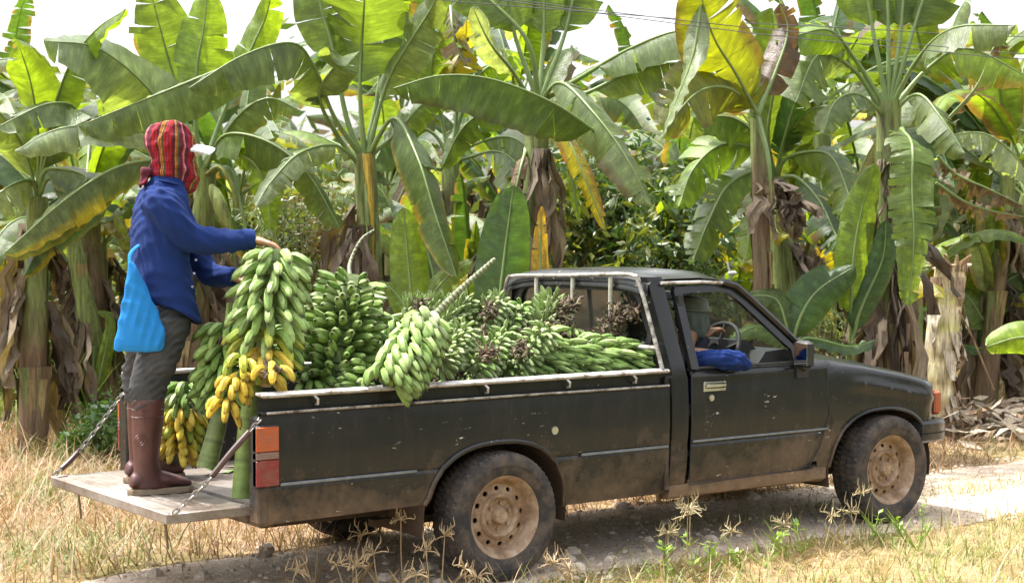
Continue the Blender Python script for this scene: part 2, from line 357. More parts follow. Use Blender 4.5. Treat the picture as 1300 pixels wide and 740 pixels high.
# tailgate lying open
mb = MB(); mb.box((-1.545, 0, .478), (.40, 1.41, .036), bev=.008)
mb.box((-1.742, 0, .477), (.022, 1.43, .05), bev=.006); mb.box((-1.545, -.705, .476), (.41, .022, .048), bev=.006); mb.box((-1.545, .705, .476), (.41, .022, .048), bev=.006)
mb.box((-1.345, 0, .474), (.03, 1.40, .04), bev=.01)
for y in (-.42, 0, .42): mb.box((-1.55, y, .456), (.33, .05, .014), bev=.004)
for x in (-1.66, -1.57, -1.48): mb.box((x, 0, .4965), (.035, 1.22, .006), bev=.002)
mb.box((-1.56, .0, .499), (.09, .20, .008), bev=.003)
for y in (-.69, .69): mb.box((-1.70, y, .498), (.05, .03, .016), bev=.005)
tg = mb.build('tailgate', m_plate, truck)
mb = MB()
for px, py, py2 in ((97, 622, 658), (207, 655, 697)):
    a = at(px, py-6, 7.6 if px > 150 else 8.7); b = at(px+6, py2, 7.6 if px > 150 else 8.7); mb = MB(); mb.tube([a, a*.5+b*.5+V3(.004, 0, 0), b], .0065, 6); mb.build('latch_rod', simple('rusty_rod', (.16, .10, .06), .8), tg)
# retaining chains
m_chain = simple('steel_chain', (.22, .20, .18), .35, .8)
m_hose = simple('brown_hose_sleeve', (.055, .026, .02), .45)
def chain(P, sleeve=None, lk=.038):
    P = spline(P, 60); L = np.concatenate([[0], np.cumsum(np.linalg.norm(np.diff(P, axis=0), axis=1))]); n = int(L[-1]/(lk*.74)); mb = MB()
    for i in range(n):
        t = (i+.5)/n; c = np.array([np.interp(t*L[-1], L, P[:, k]) for k in range(3)]); c2 = np.array([np.interp(min(t*L[-1]+.01, L[-1]), L, P[:, k]) for k in range(3)])
        c1 = np.array([np.interp(t*L[-1]-.01, L, P[:, k]) for k in range(3)]); T = nrm(c2-c1)
        a = nrm(np.cross(T, (0, 0, 1))); b = np.cross(T, a)
        if i % 2: a = b
        th = np.linspace(0, 2*math.pi, 12, endpoint=False); q = [c+T*math.cos(h)*lk*.5*(1 if abs(math.cos(h)) > .5 else 1)+a*math.sin(h)*lk*.26 for h in th]
        mb.tube(q, .0042, 6, loop=True)
    o = mb.build('retaining_chain', m_chain, truck)
    if sleeve:
        mb = MB(); i0, i1 = int(sleeve[0]*59), int(sleeve[1]*59); mb.tube(P[i0:i1+1], .0145, 8); mb.build('rubber_sleeve', m_hose, o)
chain([at_y(331, 532, -.79), at_y(300, 572, -.78)+V3(-.02, 0, 0), at_y(262, 612, -.76), V3(-1.72, -.72, .50)], (.14, .60))
chain([V3(-1.34, .76, .90), V3(-1.5, .75, .71), V3(-1.62, .74, .585), V3(-1.735, .72, .50)], (.68, .9))

# ---- cab
GX = lambda x: x
def tum(z): return .80-.30*(z-1.0) if z > 1 else .80
for s in (1, -1):
    mb = MB()
    # B pillar strip behind the door, from sill up to roof
    def pil(z): return yprof(z) if z <= 1.0 else tum(z)-.004
    G = []
    for z in list(np.linspace(.335, 1.0, 14))+list(np.linspace(1.05, 1.50, 9)):
        xa = 1.122 if z < 1.0 else interp(z, [(1.0, 1.122), (1.2, 1.105), (1.5, 1.075)]); xb = 1.245 if z < 1.0 else interp(z, [(1.0, 1.228), (1.5, 1.185)])
        yo = pil(z); G.append([(xa, -s*(yo-.06), z), (xa+.006, -s*(yo-.008), z), (xa+.02, -s*yo, z), (xb-.006, -s*yo, z), (xb, -s*(yo-.012), z), (xb, -s*(yo-.08), z)])
    mb.rings(G, 0, False, False); mb.build('cab_pillar', m_paint, truck, 50)
# back wall with window opening, built as a frame round the pane
def ringframe(mb, outer, inner, t0, t1, conv):
    n = len(outer); v = []
    for pts, d in ((outer, t0), (inner, t0), (inner, t1), (outer, t1)): v += [conv(p, d) for p in pts]
    f = []
    for i in range(n):
        j = (i+1) % n
        for a, b in ((0, 1), (1, 2), (2, 3), (3, 0)): f.append((a*n+i, a*n+j, b*n+j, b*n+i))
    mb.add(v, f)
def rrect(x0, x1, z0, z1, r, x0b=None, x1b=None, n=6):
    """rounded trapezium: bottom may be wider"""
    x0b = x0 if x0b is None else x0b; x1b = x1 if x1b is None else x1b; out = []
    for (cx, cz, a0) in ((x1, z1, 90), (x1b, z0, 0), (x0b, z0, -90), (x0, z1, 180)):
        sx = -1 if a0 in (90, 0) else 1; sz = -1 if cz == z1 else 1
        for k in range(n+1):
            a = R_(a0-90*k/n); out.append((cx+sx*r+math.cos(a)*r, cz+sz*r+math.sin(a)*r))
    return out
bk = lambda p, d: (1.125+d-.05*max(p[1]-1.0, 0), p[0], p[1])
mb = MB()
outer = rrect(-.645, .645, .40, 1.50, .10, -.785, .785); inner = rrect(-.56, .56, 1.10, 1.435, .09, -.635, .635)
ringframe(mb, outer, inner, 0, .03, bk); mb.build('cab_back', m_paint2, truck, 40)
mb = MB(); ringframe(mb, rrect(-.575, .575, 1.085, 1.45, .10, -.65, .65), rrect(-.545, .545, 1.115, 1.42, .08, -.615, .615), -.012, .0, bk); rw = mb.build('rear_window_seal', m_rub, truck)
mb = MB(); inn = rrect(-.555, .555, 1.105, 1.43, .085, -.63, .63); mb.add([bk(p, .008) for p in inn]+[bk(p, .012) for p in inn], [tuple(range(len(inn))), tuple(range(2*len(inn)-1, len(inn)-1, -1))]); rp = mb.build('rear_window', m_rglass, truck, None)
# stickers in the corner of the rear window
for (y, z, a, b, c) in ((.50, 1.235, .055, .045, (.7, .72, .72)), (.42, 1.25, .022, .035, (.6, .08, .05)), (.47, 1.175, .06, .025, (.65, .68, .7))):
    mb = MB(); th = np.linspace(0, 2*math.pi, 14, endpoint=False); P = [bk((y+math.cos(t)*a*(1+.2*math.sin(3*t)), z+math.sin(t)*b), .004) for t in th]; Q = [tuple(np.array(p)+(.002, 0, 0)) for p in P]
    mb.rings([P, Q]); mb.build('window_sticker', simple('sticker', c, .6), rp)
# roof skin
mb = MB(); G = []
for x, z, in ((1.07, 1.455), (1.075, 1.49), (1.10, 1.513), (1.20, 1.523), (1.45, 1.527), (1.62, 1.517), (1.70, 1.494), (1.745, 1.462)):
    row = []
    for k in range(-8, 9):
        u = k/8; yy = u*.655; e = abs(u)**5; row.append((x-.05*u*u*(1 if x > 1.6 else 0), yy, z+.018*(1-u*u)-.035*e))
    G.append(row)
mb.rings(G, 0, False, False)
G2 = [[(a, b, c-.03) for a, b, c in row] for row in G]; mb.rings(G2, 0, False, False); mb.build('roof', m_paint, truck, 60)
for s in (1, -1):
    mb = MB(); mb.tube([(1.15, -s*.678, 1.468), (1.45, -s*.678, 1.470), (1.63, -s*.680, 1.460)], (.010), 6); mb.build('rain_gutter', m_rail, truck)
    # A pillar
    mb = MB(); mb.tube([(1.60, -s*.672, 1.468), (1.70, -s*.675, 1.445), (1.80, -s*.69, 1.372), (2.0, -s*.735, 1.205), (2.185, -s*.778, 1.04)], [(.022, .030)]*5, 8, up=(0, 1, 0)); mb.build('windscreen_pillar', m_paint, truck)
mb = MB(); mb.box((1.70, -.655, 1.515), (.055, .028, .024), bev=.008); mb.tube([(1.685, -.65, 1.52), (1.67, -.645, 1.575)], .006, 6); mb.build('roof_aerial_mount', simple('grey_mount', (.35, .36, .35), .5), truck)
# windscreen
mb = MB(); G = []
for t_ in np.linspace(0, 1, 6):
    x = 1.74+.47*t_; z = 1.455-.42*t_; hw = .60+.13*t_; G.append([(x+.03*(1-(k/6)**2), k/6*hw, z) for k in range(-6, 7)])
mb.rings(G, 0, False, False); mb.build('windscreen', m_glass, truck, 60)
# doors
def door(s):
    mb = MB()
    tp = lambda x: 1.0
    def bt(x): return interp(x, [(1.25, .372), (2.10, .385), (2.19, .405), (2.26, .50), (2.335, .70)])
    def dp(z): return yprof(z)+.003 if z < .965 else interp(z, [(.965, yprof(.965)+.003), (.99, .782), (1.0, .765)])
    side_grid(mb, 1.258, 2.325, tp, bt, s, n=36, rows=26, prof=dp, zs=[.575, .592, .606, .965, .985])
    mb.box((1.80, -s*.755, .70), (1.0, .012, .56))
    # window frame: outer and inner outlines follow the roof and pillar
    O = [(1.262, 1.0), (1.245, 1.425), (1.262, 1.445), (1.62, 1.448), (1.685, 1.432), (1.76, 1.378), (2.135, 1.045), (2.16, 1.0)]
    I = [(1.318, 1.0), (1.300, 1.400), (1.312, 1.410), (1.60, 1.412), (1.655, 1.400), (1.73, 1.345), (2.045, 1.075), (2.05, 1.0)]
    v = []; 
    for q, d in ((O, 0), (I, 0), (I, .03), (O, .03)): v += [(x, -s*(tum(z)+.002-d), z) for x, z in q]
    n = 8; f = []
    for i in range(n-1):
        for a, b in ((0, 1), (1, 2), (3, 0)): f.append((a*n+i, a*n+i+1, b*n+i+1, b*n+i))
    mb.add(v, f)
    o = mb.build('door', m_paint, truck, 35)
    mb = MB(); mb.box((1.80, -s*.802, .607), (1.06, .010, .016), bev=.004); mb.build('trim_strip', m_trim, o)
    mb = MB(); mb.box((1.428, -s*.803, .900), (.165, .014, .062), bev=.01); mb.box((1.428, -s*.817, .905), (.145, .016, .028), bev=.007); mb.tube([(1.40, -s*.80, .838), (1.40, -s*.814, .838)], .018, 12)
    mb.build('door_handle', m_chrome, o)
    mb = MB(); mb.tube([(1.262, -s*.80, .99), (1.26, -s*.806, .7), (1.262, -s*.785, .40)], .0035, 5); mb.tube([(1.255, -s*.788, .372), (2.1, -s*.788, .385), (2.19, -s*.79, .405), (2.26, -s*.80, .50), (2.335, -s*.806, .70), (2.31, -s*.80, .95)], .0035, 5); mb.build('door_seam', m_rub, o)
    if s < 0:
        mb = MB(); q = [(x, -s*(tum(z)-.012), z) for x, z in I]; mb.add(q, [tuple(range(8))]); mb.build('door_glass', m_glass, o, None)
    mb = MB(); mb.tube([(1.30, -s*.785, 1.004), (2.08, -s*.785, 1.004)], (.008), 5); mb.build('sill_rubber', m_rub, o)
    # quarter light strip at the rear of the opening
    mb = MB(); mb.prism([(1.268, 1.01), (1.305, 1.01), (1.29, 1.40), (1.258, 1.40)], 1, -s*(.70), -s*(.69)); mb.build('window_channel', m_rub, o)
    return o
dr = door(1); door(-1)
def mirror(s):
    mb = MB(); c = V3(2.05, -s*.875, 1.055); mb.box(c, (.05, .125, .155), bev=.018); mb.tube([c+V3(0, s*.05, -.06), V3(2.12, -s*.80, .965)], [(.02, .012), (.03, .02)], 8)
    mb.prism([(2.06, .915), (2.15, .915), (2.165, 1.0), (2.06, 1.01)], 1, -s*.79, -s*.812); o = mb.build('wing_mirror', m_rub, dr if s > 0 else truck)
    g = MB(); g.box(c+V3(-.027, 0, 0), (.004, .10, .128), bev=.002); g.build('mirror_glass', simple('mirror_silver', (.8, .82, .8), .04, 1., var=.02), o)
mirror(1); mirror(-1)
# front wings and bonnet
zt = lambda x: interp(x, [(2.18, 1.012), (2.35, 1.003), (2.65, .962), (3.0, .898), (3.32, .832), (3.37, .80)])
def botf(x): return ar_f(x, interp(x, [(2.18, .335), (2.36, .34), (3.2, .45), (3.4, .50)]))
for s in (1, -1):
    mb = MB()
    xs = sorted(set(list(np.linspace(2.205, 3.37, 46))+list(np.linspace(2.36, 3.24, 40))))
    lo = lambda x: interp(x, [(2.205, .42), (2.27, .5), (2.345, .70)]) if x < 2.345 else .3
    def wb(x):
        if x < 2.28: return .42
        return botf(x)
    G = []
    lv = [0, .06, .12, .2, .3, .4, .5, .6, .7, .8, .87, .92, .95, .975, 1.0]
    def wy(x, z, t):
        y = yprof(min(z, .91)); fl = .016*math.exp(-((z-(zt(x)-.115))/.022)**2) if x > 2.42 else 0   # pressed swage
        nose = .10*max(0, (x-3.16)/.21)**2.2
        top = .055*max(0, (t-.87)/.13)**2
        return y+fl*min(1, (x-2.42)/.2)-nose-top
    for x in xs:
        b, tpz = wb(x), zt(x); xb = x
        G.append([(x if not (x < 2.34 and z_ < .75) else x+.0, -s*wy(x, z_, q), z_) for q in lv for z_ in [b+(tpz-b)*q]])
    if s < 0: G = G[::-1]
    mb.rings(G, 0, False, False)
    ls = np.linspace(2.362, 3.238, 40); mb.tube([(x, -s*(yprof(max(botf(x), .34))+.004-.10*max(0, (x-3.16)/.21)**2.2), botf(x)) for x in ls], .012, 6)
    mb.build('front_wing', m_paint, truck, 50)
    mb = MB(); mb.box((3.345, -s*.722, .695), (.065, .09, .15), bev=.015); mb.build('turn_signal', m_amber, truck)
    
mb = MB(); G = []
for x in np.linspace(2.16, 3.37, 18):
    e = .02*max(0, (x-3.2)/.17)**2; G.append([(x, u*(.745-.055*max(0, (x-3.16)/.21)**2), zt(x)+.012+.035*(1-u*u)-e-.016*(abs(u)**8)+(.010 if abs(abs(u)-.45) < .06 else 0)) for u in np.linspace(-1, 1, 25)])
mb.rings(G, 0, False, False); mb.rings([[(a, b, c-.02) for a, b, c in r] for r in G], 0, False, False); mb.build('bonnet', m_paint, truck, 60)
mb = MB(); mb.box((3.35, 0, .66), (.03, 1.34, .30), bev=.01); mb.box((3.37, 0, .80), (.03, 1.30, .03), bev=.01)
for k in range(5): mb.box((3.375, 0, .60+k*.04), (.012, .78, .012))
mb.build('grille', m_rub, truck)
for s in (1, -1):
    mb = MB(); mb.box((3.375, -s*.52, .69), (.04, .24, .15), bev=.012); mb.build('headlight', simple('headlamp_glass', (.6, .62, .6), .1), truck)
mb = MB()
P = [(3.14, -.80), (3.28, -.80), (3.38, -.775), (3.46, -.70), (3.475, 0), (3.46, .70), (3.38, .775), (3.28, .80), (3.14, .80)]
G = []
for p in P:
    nrmv = nrm((p[0]-2.9, p[1]*.9, 0)); o = [(.0, .46), (.012, .475), (.012, .51), (.004, .516), (.012, .522), (.012, .575), (.0, .592), (-.05, .592), (-.05, .46)]
    G.append([(p[0]+nrmv[0]*a, p[1]+nrmv[1]*a, z) for a, z in o])
mb.rings(G, 0, True, True); mb.build('front_bumper', m_plas, truck, 30)
# rocker below the door
m_sill = paint_mat('muddy_sill_paint', (.03, .028, .025), dustlo=.32, dusthi=.52, amount=.85, film=.25)
for s in (1, -1):
    mb = MB(); mb.rings([[(x, -s*.75, .30), (x, -s*.768, .31), (x, -s*.78, .345), (x, -s*.774, .375), (x, -s*.70, .378), (x, -s*.70, .30)] for x in np.linspace(1.12, 2.28, 8)])
    mb.box((2.29, -s*.74, .345), (.12, .07, .10), bev=.02); mb.build('rocker_sill', m_sill, truck)
# cowl, floor, firewall, inside of the cab
mb = MB(); mb.box((1.70, 0, .40), (1.15, 1.44, .03)); mb.box((2.20, 0, .70), (.03, 1.42, .60)); mb.box((2.16, 0, 1.0), (.12, 1.44, .03)); mb.build('cab_floor', m_dark, truck)
mb = MB()
mb.rings([[(2.17, y, 1.04), (2.07, y, 1.075), (1.92, y, 1.065), (1.86, y, 1.00), (1.88, y, .80), (2.17, y, .78)] for y in np.linspace(-.70, .70, 5)])
mb.rings([[(1.98, y, 1.07), (1.90, y, 1.13), (1.84, y, 1.125), (1.82, y, 1.02), (1.98, y, 1.02)] for y in (-.56, -.53, -.25, -.22)]); mb.build('dashboard', m_dark, truck, 30)
sc_ = at_y(931, 446, -.38); ax = nrm((-.86, 0, .50)); e1 = V3(0, 1, 0); e2 = np.cross(ax, e1); th = np.linspace(0, 2*math.pi, 28, endpoint=False)
sc_ = V3(1.80, -.40, 1.055)
mb = MB(); mb.tube([sc_+.185*(math.cos(t)*e1+math.sin(t)*e2) for t in th], .0135, 8, loop=True); mb.tube([sc_-ax*.02, sc_-ax*.22], .03, 8)
for a in (-.35, math.pi+.35, -math.pi/2): mb.tube([sc_-ax*.02, sc_+.18*(math.cos(a)*e1+math.sin(a)*e2)], (.012), 6)
mb.lathe([(0.002, 0), (.045, 0), (.05, .02), (.045, .03)], sc_, 0, 12); mb.build('steering_wheel', m_rub, truck)
for y in (-.38, .38):
    mb = MB(); mb.box((1.42, y, .70), (.46, .50, .16), bev=.05); rot = Matrix.Rotation(R_(12), 3, 'Y').inverted()
    mb.box((1.255, y, .98), (.12, .48, .50), rot=np.array(Matrix.Rotation(R_(-10), 3, 'Y')), bev=.045); mb.build('seat', simple('seat_vinyl', (.05, .05, .048), .6), truck)
    mb = MB(); mb.box((1.235, y, 1.335), (.09, .26, .13), np.array(Matrix.Rotation(R_(-8), 3, 'Y')), bev=.035); mb.tube([(1.24, y-.05, 1.2), (1.235, y-.05, 1.3)], .008, 6); mb.tube([(1.24, y+.05, 1.2), (1.235, y+.05, 1.3)], .008, 6); mb.build('headrest', m_dark, truck)
mb = MB(); mb.box((1.86, 0, 1.37), (.02, .22, .06), bev=.01); mb.tube([(1.87, 0, 1.38), (1.80, 0, 1.47)], .008, 6); mb.build('rear_view_mirror', m_dark, truck)
mb = MB(); mb.tube([(.322, -.796, .734), (.322, -.812, .734)], .021, 14); mb.build('fuel_lock', m_chrome, truck)
# guard frame behind the cab
mb = MB(); gx = 1.052
loop_ = [(gx, -.80, 1.01), (gx, -.765, 1.10), (gx, -.64, 1.40), (gx-.006, -.60, 1.478), (gx-.008, -.545, 1.513), (gx-.01, 0, 1.500), (gx-.008, .545, 1.487), (gx-.006, .615, 1.455), (gx, .65, 1.38), (gx, .775, 1.10), (gx, .80, 1.01)]
mb.tube(spline(loop_, 50), .0120, 10)
gf = mb.build('guard_frame', m_guard, truck)
for px in (681, 727, 775):
    p = at(px, 380, 9.3); v = ray(px, 380); p = CAM+v*((gx-CAM[0])/v[0]); mb = MB(); mb.tube([(gx, p[1], 1.495), (gx, p[1], 1.01)], (.0125), 8); mb.build('guard_bar', simple('cream_guard_bar', (.42, .41, .33), .5), gf)
mb = MB(); mb.tube([(gx, -.76, 1.12), (gx, .76, 1.12)], .014, 8); mb.build('guard_rail', m_guard, gf)
# ---- wheels
def wheel(cx, cy, s, steer=0):
    root = thing('wheel', (0, 0, 0), None, None); root.parent = truck; 
    R = .325; Wd = .095; mb = MB(); n = 180
    def mod(rr, th, o):
        if abs(o) < .088:
            k = (np.floor(th/(2*math.pi)*60+(.5 if o > 0 else 0)+abs(o)*18) % 2); g = np.where(((th/(2*math.pi)*60+(.5 if o > 0 else 0)+abs(o)*14) % 1) < .22, -.010, 0); return rr+g
        return rr
    prof = [(.200, -.075), (.205, -.088), (.24, -.103), (.275, -.107), (.300, -.102), (.312, -.092), (.320, -.084), (.3245, -.06), (.3255, -.031), (.314, -.030), (.314, -.022), (.326, -.021), (.326, .021), (.314, .022), (.314, .030), (.3255, .031), (.3245, .06), (.320, .084), (.312, .092), (.300, .102), (.275, .107), (.262, .1085), (.258, .106), (.24, .103), (.212, .094), (.205, .088), (.200, .075)]
    mb.lathe(prof, (0, 0, 0), -1, n, mod=mod); tyre = mb.build('tyre', m_tyre, root, 30)
    mb = MB()
    mb.lathe([(.200, -.08), (.19, -.07), (.17, -.05), (.17, .045), (.183, .062), (.192, .082), (.207, .091), (.211, .088), (.208, .082)], (0, 0, 0), -1, 48)
    # disc: outer cone, pierced ring, raised hub
    mb.lathe([(.172, .045), (.168, .030), (.160, .022)], (0, 0, 0), -1, 48)
    N = 12; r1, r2, rc, rh = .160, .118, .140, .0115
    def op(r): return .022+(.160-r)/.042*.014
    for k in range(N):
        a0 = 2*math.pi*k/N; da = 2*math.pi/N; sq = []; 
        pts = [(-1, -1), (-.5, -1), (0, -1), (.5, -1), (1, -1), (1, -.5), (1, 0), (1, .5), (1, 1), (.5, 1), (0, 1), (-.5, 1), (-1, 1), (-1, .5), (-1, 0), (-1, -.5)]
        O_ = []; I_ = []
        for (u, v) in pts:
            r = (r1+r2)/2+v*(r1-r2)/2; a = a0+u*da/2; O_.append((math.cos(a)*r, -op(r), math.sin(a)*r))
            q = math.atan2(v, u); rr = rc+rh*math.sin(q); aa = a0+rh*1.25*math.cos(q)/rc; I_.append((math.cos(aa)*rr, -op(rr), math.sin(aa)*rr))
        J_ = [(x, y+.012, z) for x, y, z in I_]
        mb.rings([O_, I_, J_], 0, False)
    mb.lathe([(.118, .036), (.112, .046), (.100, .050), (.092, .046), (.084, .030), (.050, .026), (.044, .030), (.040, .052), (.034, .060), (.001, .062)], (0, 0, 0), -1, 48)
    rim = mb.build('rim', m_rim, root, 45)
    mb = MB(); mb.lathe([(.195, -.02), (.001, -.02)], (0, 0, 0), -1, 24); mb.lathe([(.001, -.06), (.18, -.06)], (0, 0, 0), -1, 24); mb.build('brake_backing', simple('brake_dark', (.012, .009, .007), .9), root)
    for k in range(6):
        a = 2*math.pi*k/6+.3; mb = MB(); c = V3(math.cos(a)*.066, 0, math.sin(a)*.066); mb.tube([c+V3(0, -.026, 0), c+V3(0, -.044, 0)], .0095, 6); mb.build('wheel_nut', m_rim, rim)
    root.location = (cx, cy, R); root.rotation_euler = (0, random.random()*3, (0 if s > 0 else math.pi)+steer)
    for k in ('label', 'category'):
        if k in root: del root[k]
    return root
wheel(0, -.735, 1); wheel(2.85, -.735, 1, R_(-1)); wheel(0, .735, -1); wheel(2.85, .735, -1, R_(-1))
# ================================================================ banana bunches
m_ban = attr_mat('banana_skin', .55, .28, 38, spec=.32, bump=.2)
m_stalk = attr_mat('banana_stalk', .55, .25, 30, bump=.3)
m_flower = attr_mat('dried_flower', .9, .4, 50, bump=.3)
GREEN = ((.165, .265, .065), (.21, .315, .085), (.135, .225, .05)); PALE = ((.28, .36, .15), (.24, .32, .12), (.31, .38, .18)); LIME = ((.215, .32, .09), (.26, .36, .115), (.17, .27, .065))
YEL = ((.56, .41, .045), (.50, .36, .04), (.60, .46, .07)); MID = ((.34, .38, .05), (.26, .34, .05), (.46, .40, .045))
def finger(mb, base, d0, d1, L, r, tint, n=8, tip=True):
    st = np.array([0, .06, .16, .34, .55, .75, .89, .96, 1.0]); rad = np.array([.30, .34, .66, .97, 1.0, .93, .66, .36, .22])
    d0 = nrm(d0); d1 = nrm(d1); p = [np.array(base, float)]
    for i in range(1, len(st)):
        d = nrm(d0*(1-st[i])+d1*st[i]); p.append(p[-1]+d*L*(st[i]-st[i-1]))
    tint = np.array(tint)*random.uniform(.74, 1.2); L *= random.uniform(.82, 1.12); r *= random.uniform(.9, 1.12); d1 = d1+np.array([random.gauss(0, .10) for _ in range(3)])*np.linalg.norm(d1); 
    cs = np.array([tint*.8, tint*.9, tint, tint*1.02, tint, tint*1.0, tint*.9, tint*.42, (.035, .022, .015)])
    mb.tube(p, rad*r, n, c=None, cs=cs, ph=random.random())
    if tip: mb.tube([p[-1]-d1*.002, p[-1]+d1*L*.05], [r*.2, r*.12], 5, cs=[(.04, .025, .015)]*2)
def bunch(name, label, p0, p1, spec, r=.0195, L=.135, g=(0, 0, -1), group='bunches of bananas on the truck', axis_r=.022, stalk=None, face=None, n=6, facew=50, end_dir=.8, flowers=None, col_st=(.17, .25, .06), g1=.5, base=None, g0=-.02):
    """spec: list of (t, n fingers, radius scale, palette, spread deg) one per hand, p0 thick end"""
    p0 = np.array(p0, float); p1 = np.array(p1, float); ax = nrm(p1-p0); g = nrm(g)
    root = thing(name, base if base is not None else p0, label, 'banana bunch', group)
    mb = MB(); P = [p0+(p1-p0)*t for t in np.linspace(0, 1, 8)]; mb.tube(P, np.linspace(axis_r, axis_r*.6, 8), 8, cs=[np.array(col_st)*random.uniform(.8, 1.1) for _ in P])
    if stalk is not None:
        Q = spline(stalk[0], 34); k = stalk[1]; rr = np.array([np.interp(i/33, [0, 1], k) for i in range(34)]); ribs = stalk[2]
        if ribs: 
            Q = spline(stalk[0], 120); i_ = np.arange(120); rr = np.interp(i_/119, [0, 1], k)*(1+.22*np.sign(np.sin(i_*1.1))*(np.sin(i_*1.1)**2))
            cs = [np.array(stalk[3])*(1.15 if math.sin(i*1.1) < .3 else .42)*random.uniform(.8, 1.15) for i in i_]
        else: cs = [np.array(stalk[3])*np.array((1.15, .85, 1.2))*(.55 if i in (9, 19) else random.uniform(.8, 1.15)) for i, _ in enumerate(Q)]
        mb.tube(Q, rr, 10, cs=cs)
    mb.build('stalk', m_stalk, root)
    toc = nrm(CAM-(p0+p1)/2) if face is None else nrm(face)
    e1 = nrm(toc-ax*(ax@toc)); e2 = np.cross(ax, e1)
    for i, (t, nf, rs, pal, spread) in enumerate(spec):
        c = p0+(p1-p0)*t; mb = MB(); ph0 = R_(random.choice((-1, 1))*facew*(1 if i % 2 else .45)) if spread < 330 else 0
        for row in (0, 1):
            m = nf if row == 0 else max(nf-1, 2)
            for k in range(m):
                ph = ph0+R_(spread)*((k+.5*row)/max(m-1, 1)-.5)+random.uniform(-.06, .06)
                o = math.cos(ph)*e1+math.sin(ph)*e2; off = ax*(row-.5)*-.028
                b = c+o*(axis_r+.012)+off
                dd0 = o*(1.0)+g*(g0+.25*row)+ax*random.uniform(-.12, .12); dd1 = o*(1-end_dir)+g*(g1+.5*row)*1.1+ax*random.uniform(-.15, .15)
                dd1 = dd1+np.array([random.uniform(-.1, .1) for _ in range(3)])
                finger(mb, b, dd0, dd1, L*rs*random.uniform(.9, 1.08), r*min(1, rs*1.05)*random.uniform(.92, 1.06), random.choice(pal), n)
            # crown of the hand
        mb.tube([c-ax*.03, c+ax*.03], [axis_r*1.35]*2, 8, cs=[np.array(pal[0])*.6]*2)
        mb.build('hand', m_ban, root)
    if flowers:
        for (pp, rad, cnt) in flowers:
            mb = MB()
            for _ in range(int(cnt*2.6)):
                c = np.array(pp)+np.array([random.gauss(0, 1) for _ in range(3)])*rad*.42; d = nrm([random.gauss(0, 1) for _ in range(3)]); q = random.uniform(.014, .028)
                col = np.array(random.choice(((.11, .075, .05), (.17, .125, .085), (.075, .05, .035), (.13, .12, .06))))*random.uniform(.7, 1.2)
                mb.tube([c, c+d*q, c+d*q*1.8+V3(0, 0, random.uniform(-.006, .012))], [.003, q*.36, .0015], 5, c=col)
            mb.build('dried_flowers', m_flower, root)
    return root
D_ = V3(0, 0, -1)
# tall bunch the worker is holding, standing on its cut stem
A0 = at(331, 472, 7.62); A1 = at(350, 330, 7.74)
bunch('banana_bunch', 'tall green to yellow banana bunch held upright by the worker', A0, A1,
      [(-.06, 3, .85, YEL, 120), (.14, 5, .95, YEL+MID, 170), (.32, 8, 1.08, MID+LIME, 240), (.52, 11, 1.18, LIME, 260), (.74, 11, 1.10, LIME, 260), (.90, 10, 1.0, LIME, 270), (1.02, 10, .95, PALE+LIME, 360)],
      r=.0220, L=.158, g1=.42, end_dir=.62, stalk=([at(308, 632, 7.60), at(312, 560, 7.62), at(318, 510, 7.64), at(333, 465, 7.66)], (.052, .034), False, (.13, .26, .04)), axis_r=.045, base=at_z(308, 632, .5))
# its leaning neighbour on the left
B0 = at(284, 482, 7.80); B1 = at(292, 385, 7.85)
bunch('banana_bunch', 'green banana bunch leaning left behind the held bunch, its stem cut on a slant', B0, B1,
      [(-.12, 7, 1.0, GREEN, 200), (.12, 9, 1.1, GREEN, 230), (.38, 9, 1.1, GREEN, 240), (.66, 9, 1.05, GREEN, 240)], r=.0205, L=.145,
      stalk=([at(262, 594, 7.72), at(275, 545, 7.75), at(296, 465, 7.85)], (.050, .034), False, (.12, .22, .045)), axis_r=.028, facew=45, face=-VR*.8-VD, base=at_z(262, 596, .5), end_dir=.6)
# yellow hands on the near left
C0 = at(285, 520, 7.45); C1 = at(312, 452, 7.50)
bunch('banana_bunch', 'cluster of bright yellow bananas hanging in front of the two thick green stems', C0, C1,
      [(.1, 4, .85, YEL, 130), (.5, 5, .9, YEL, 150), (.9, 4, .9, MID, 140)], r=.0195, L=.120, axis_r=.012, face=-VD-VR*.3, facew=15, g1=1.0)
bunch('banana_bunch', 'small cluster of three ripe yellow bananas at the corner of the bed', at(345, 478, 7.42), at(345, 462, 7.46),
      [(.4, 3, .92, YEL, 130)], r=.020, L=.12, axis_r=.014, facew=0, g1=1.1, col_st=(.12, .08, .05), flowers=[(at(345, 470, 7.38), .03, 22)])
# ripe bunch standing on the tailgate near the boots
K0 = at(225, 572, 8.25); K1 = at(236, 492, 8.3)
bunch('banana_bunch', 'ripe yellow and green bunch standing at the back of the tailgate behind the boots', K0, K1,
      [(.05, 7, .9, YEL, 230), (.32, 8, .95, YEL+MID, 230), (.60, 9, 1.0, MID+YEL, 240), (.82, 8, 1.0, GREEN+PALE, 240), (1.0, 7, .95, GREEN, 300)], r=.0195, L=.13, axis_r=.02, base=at_z(228, 585, .5), col_st=(.12, .09, .05))
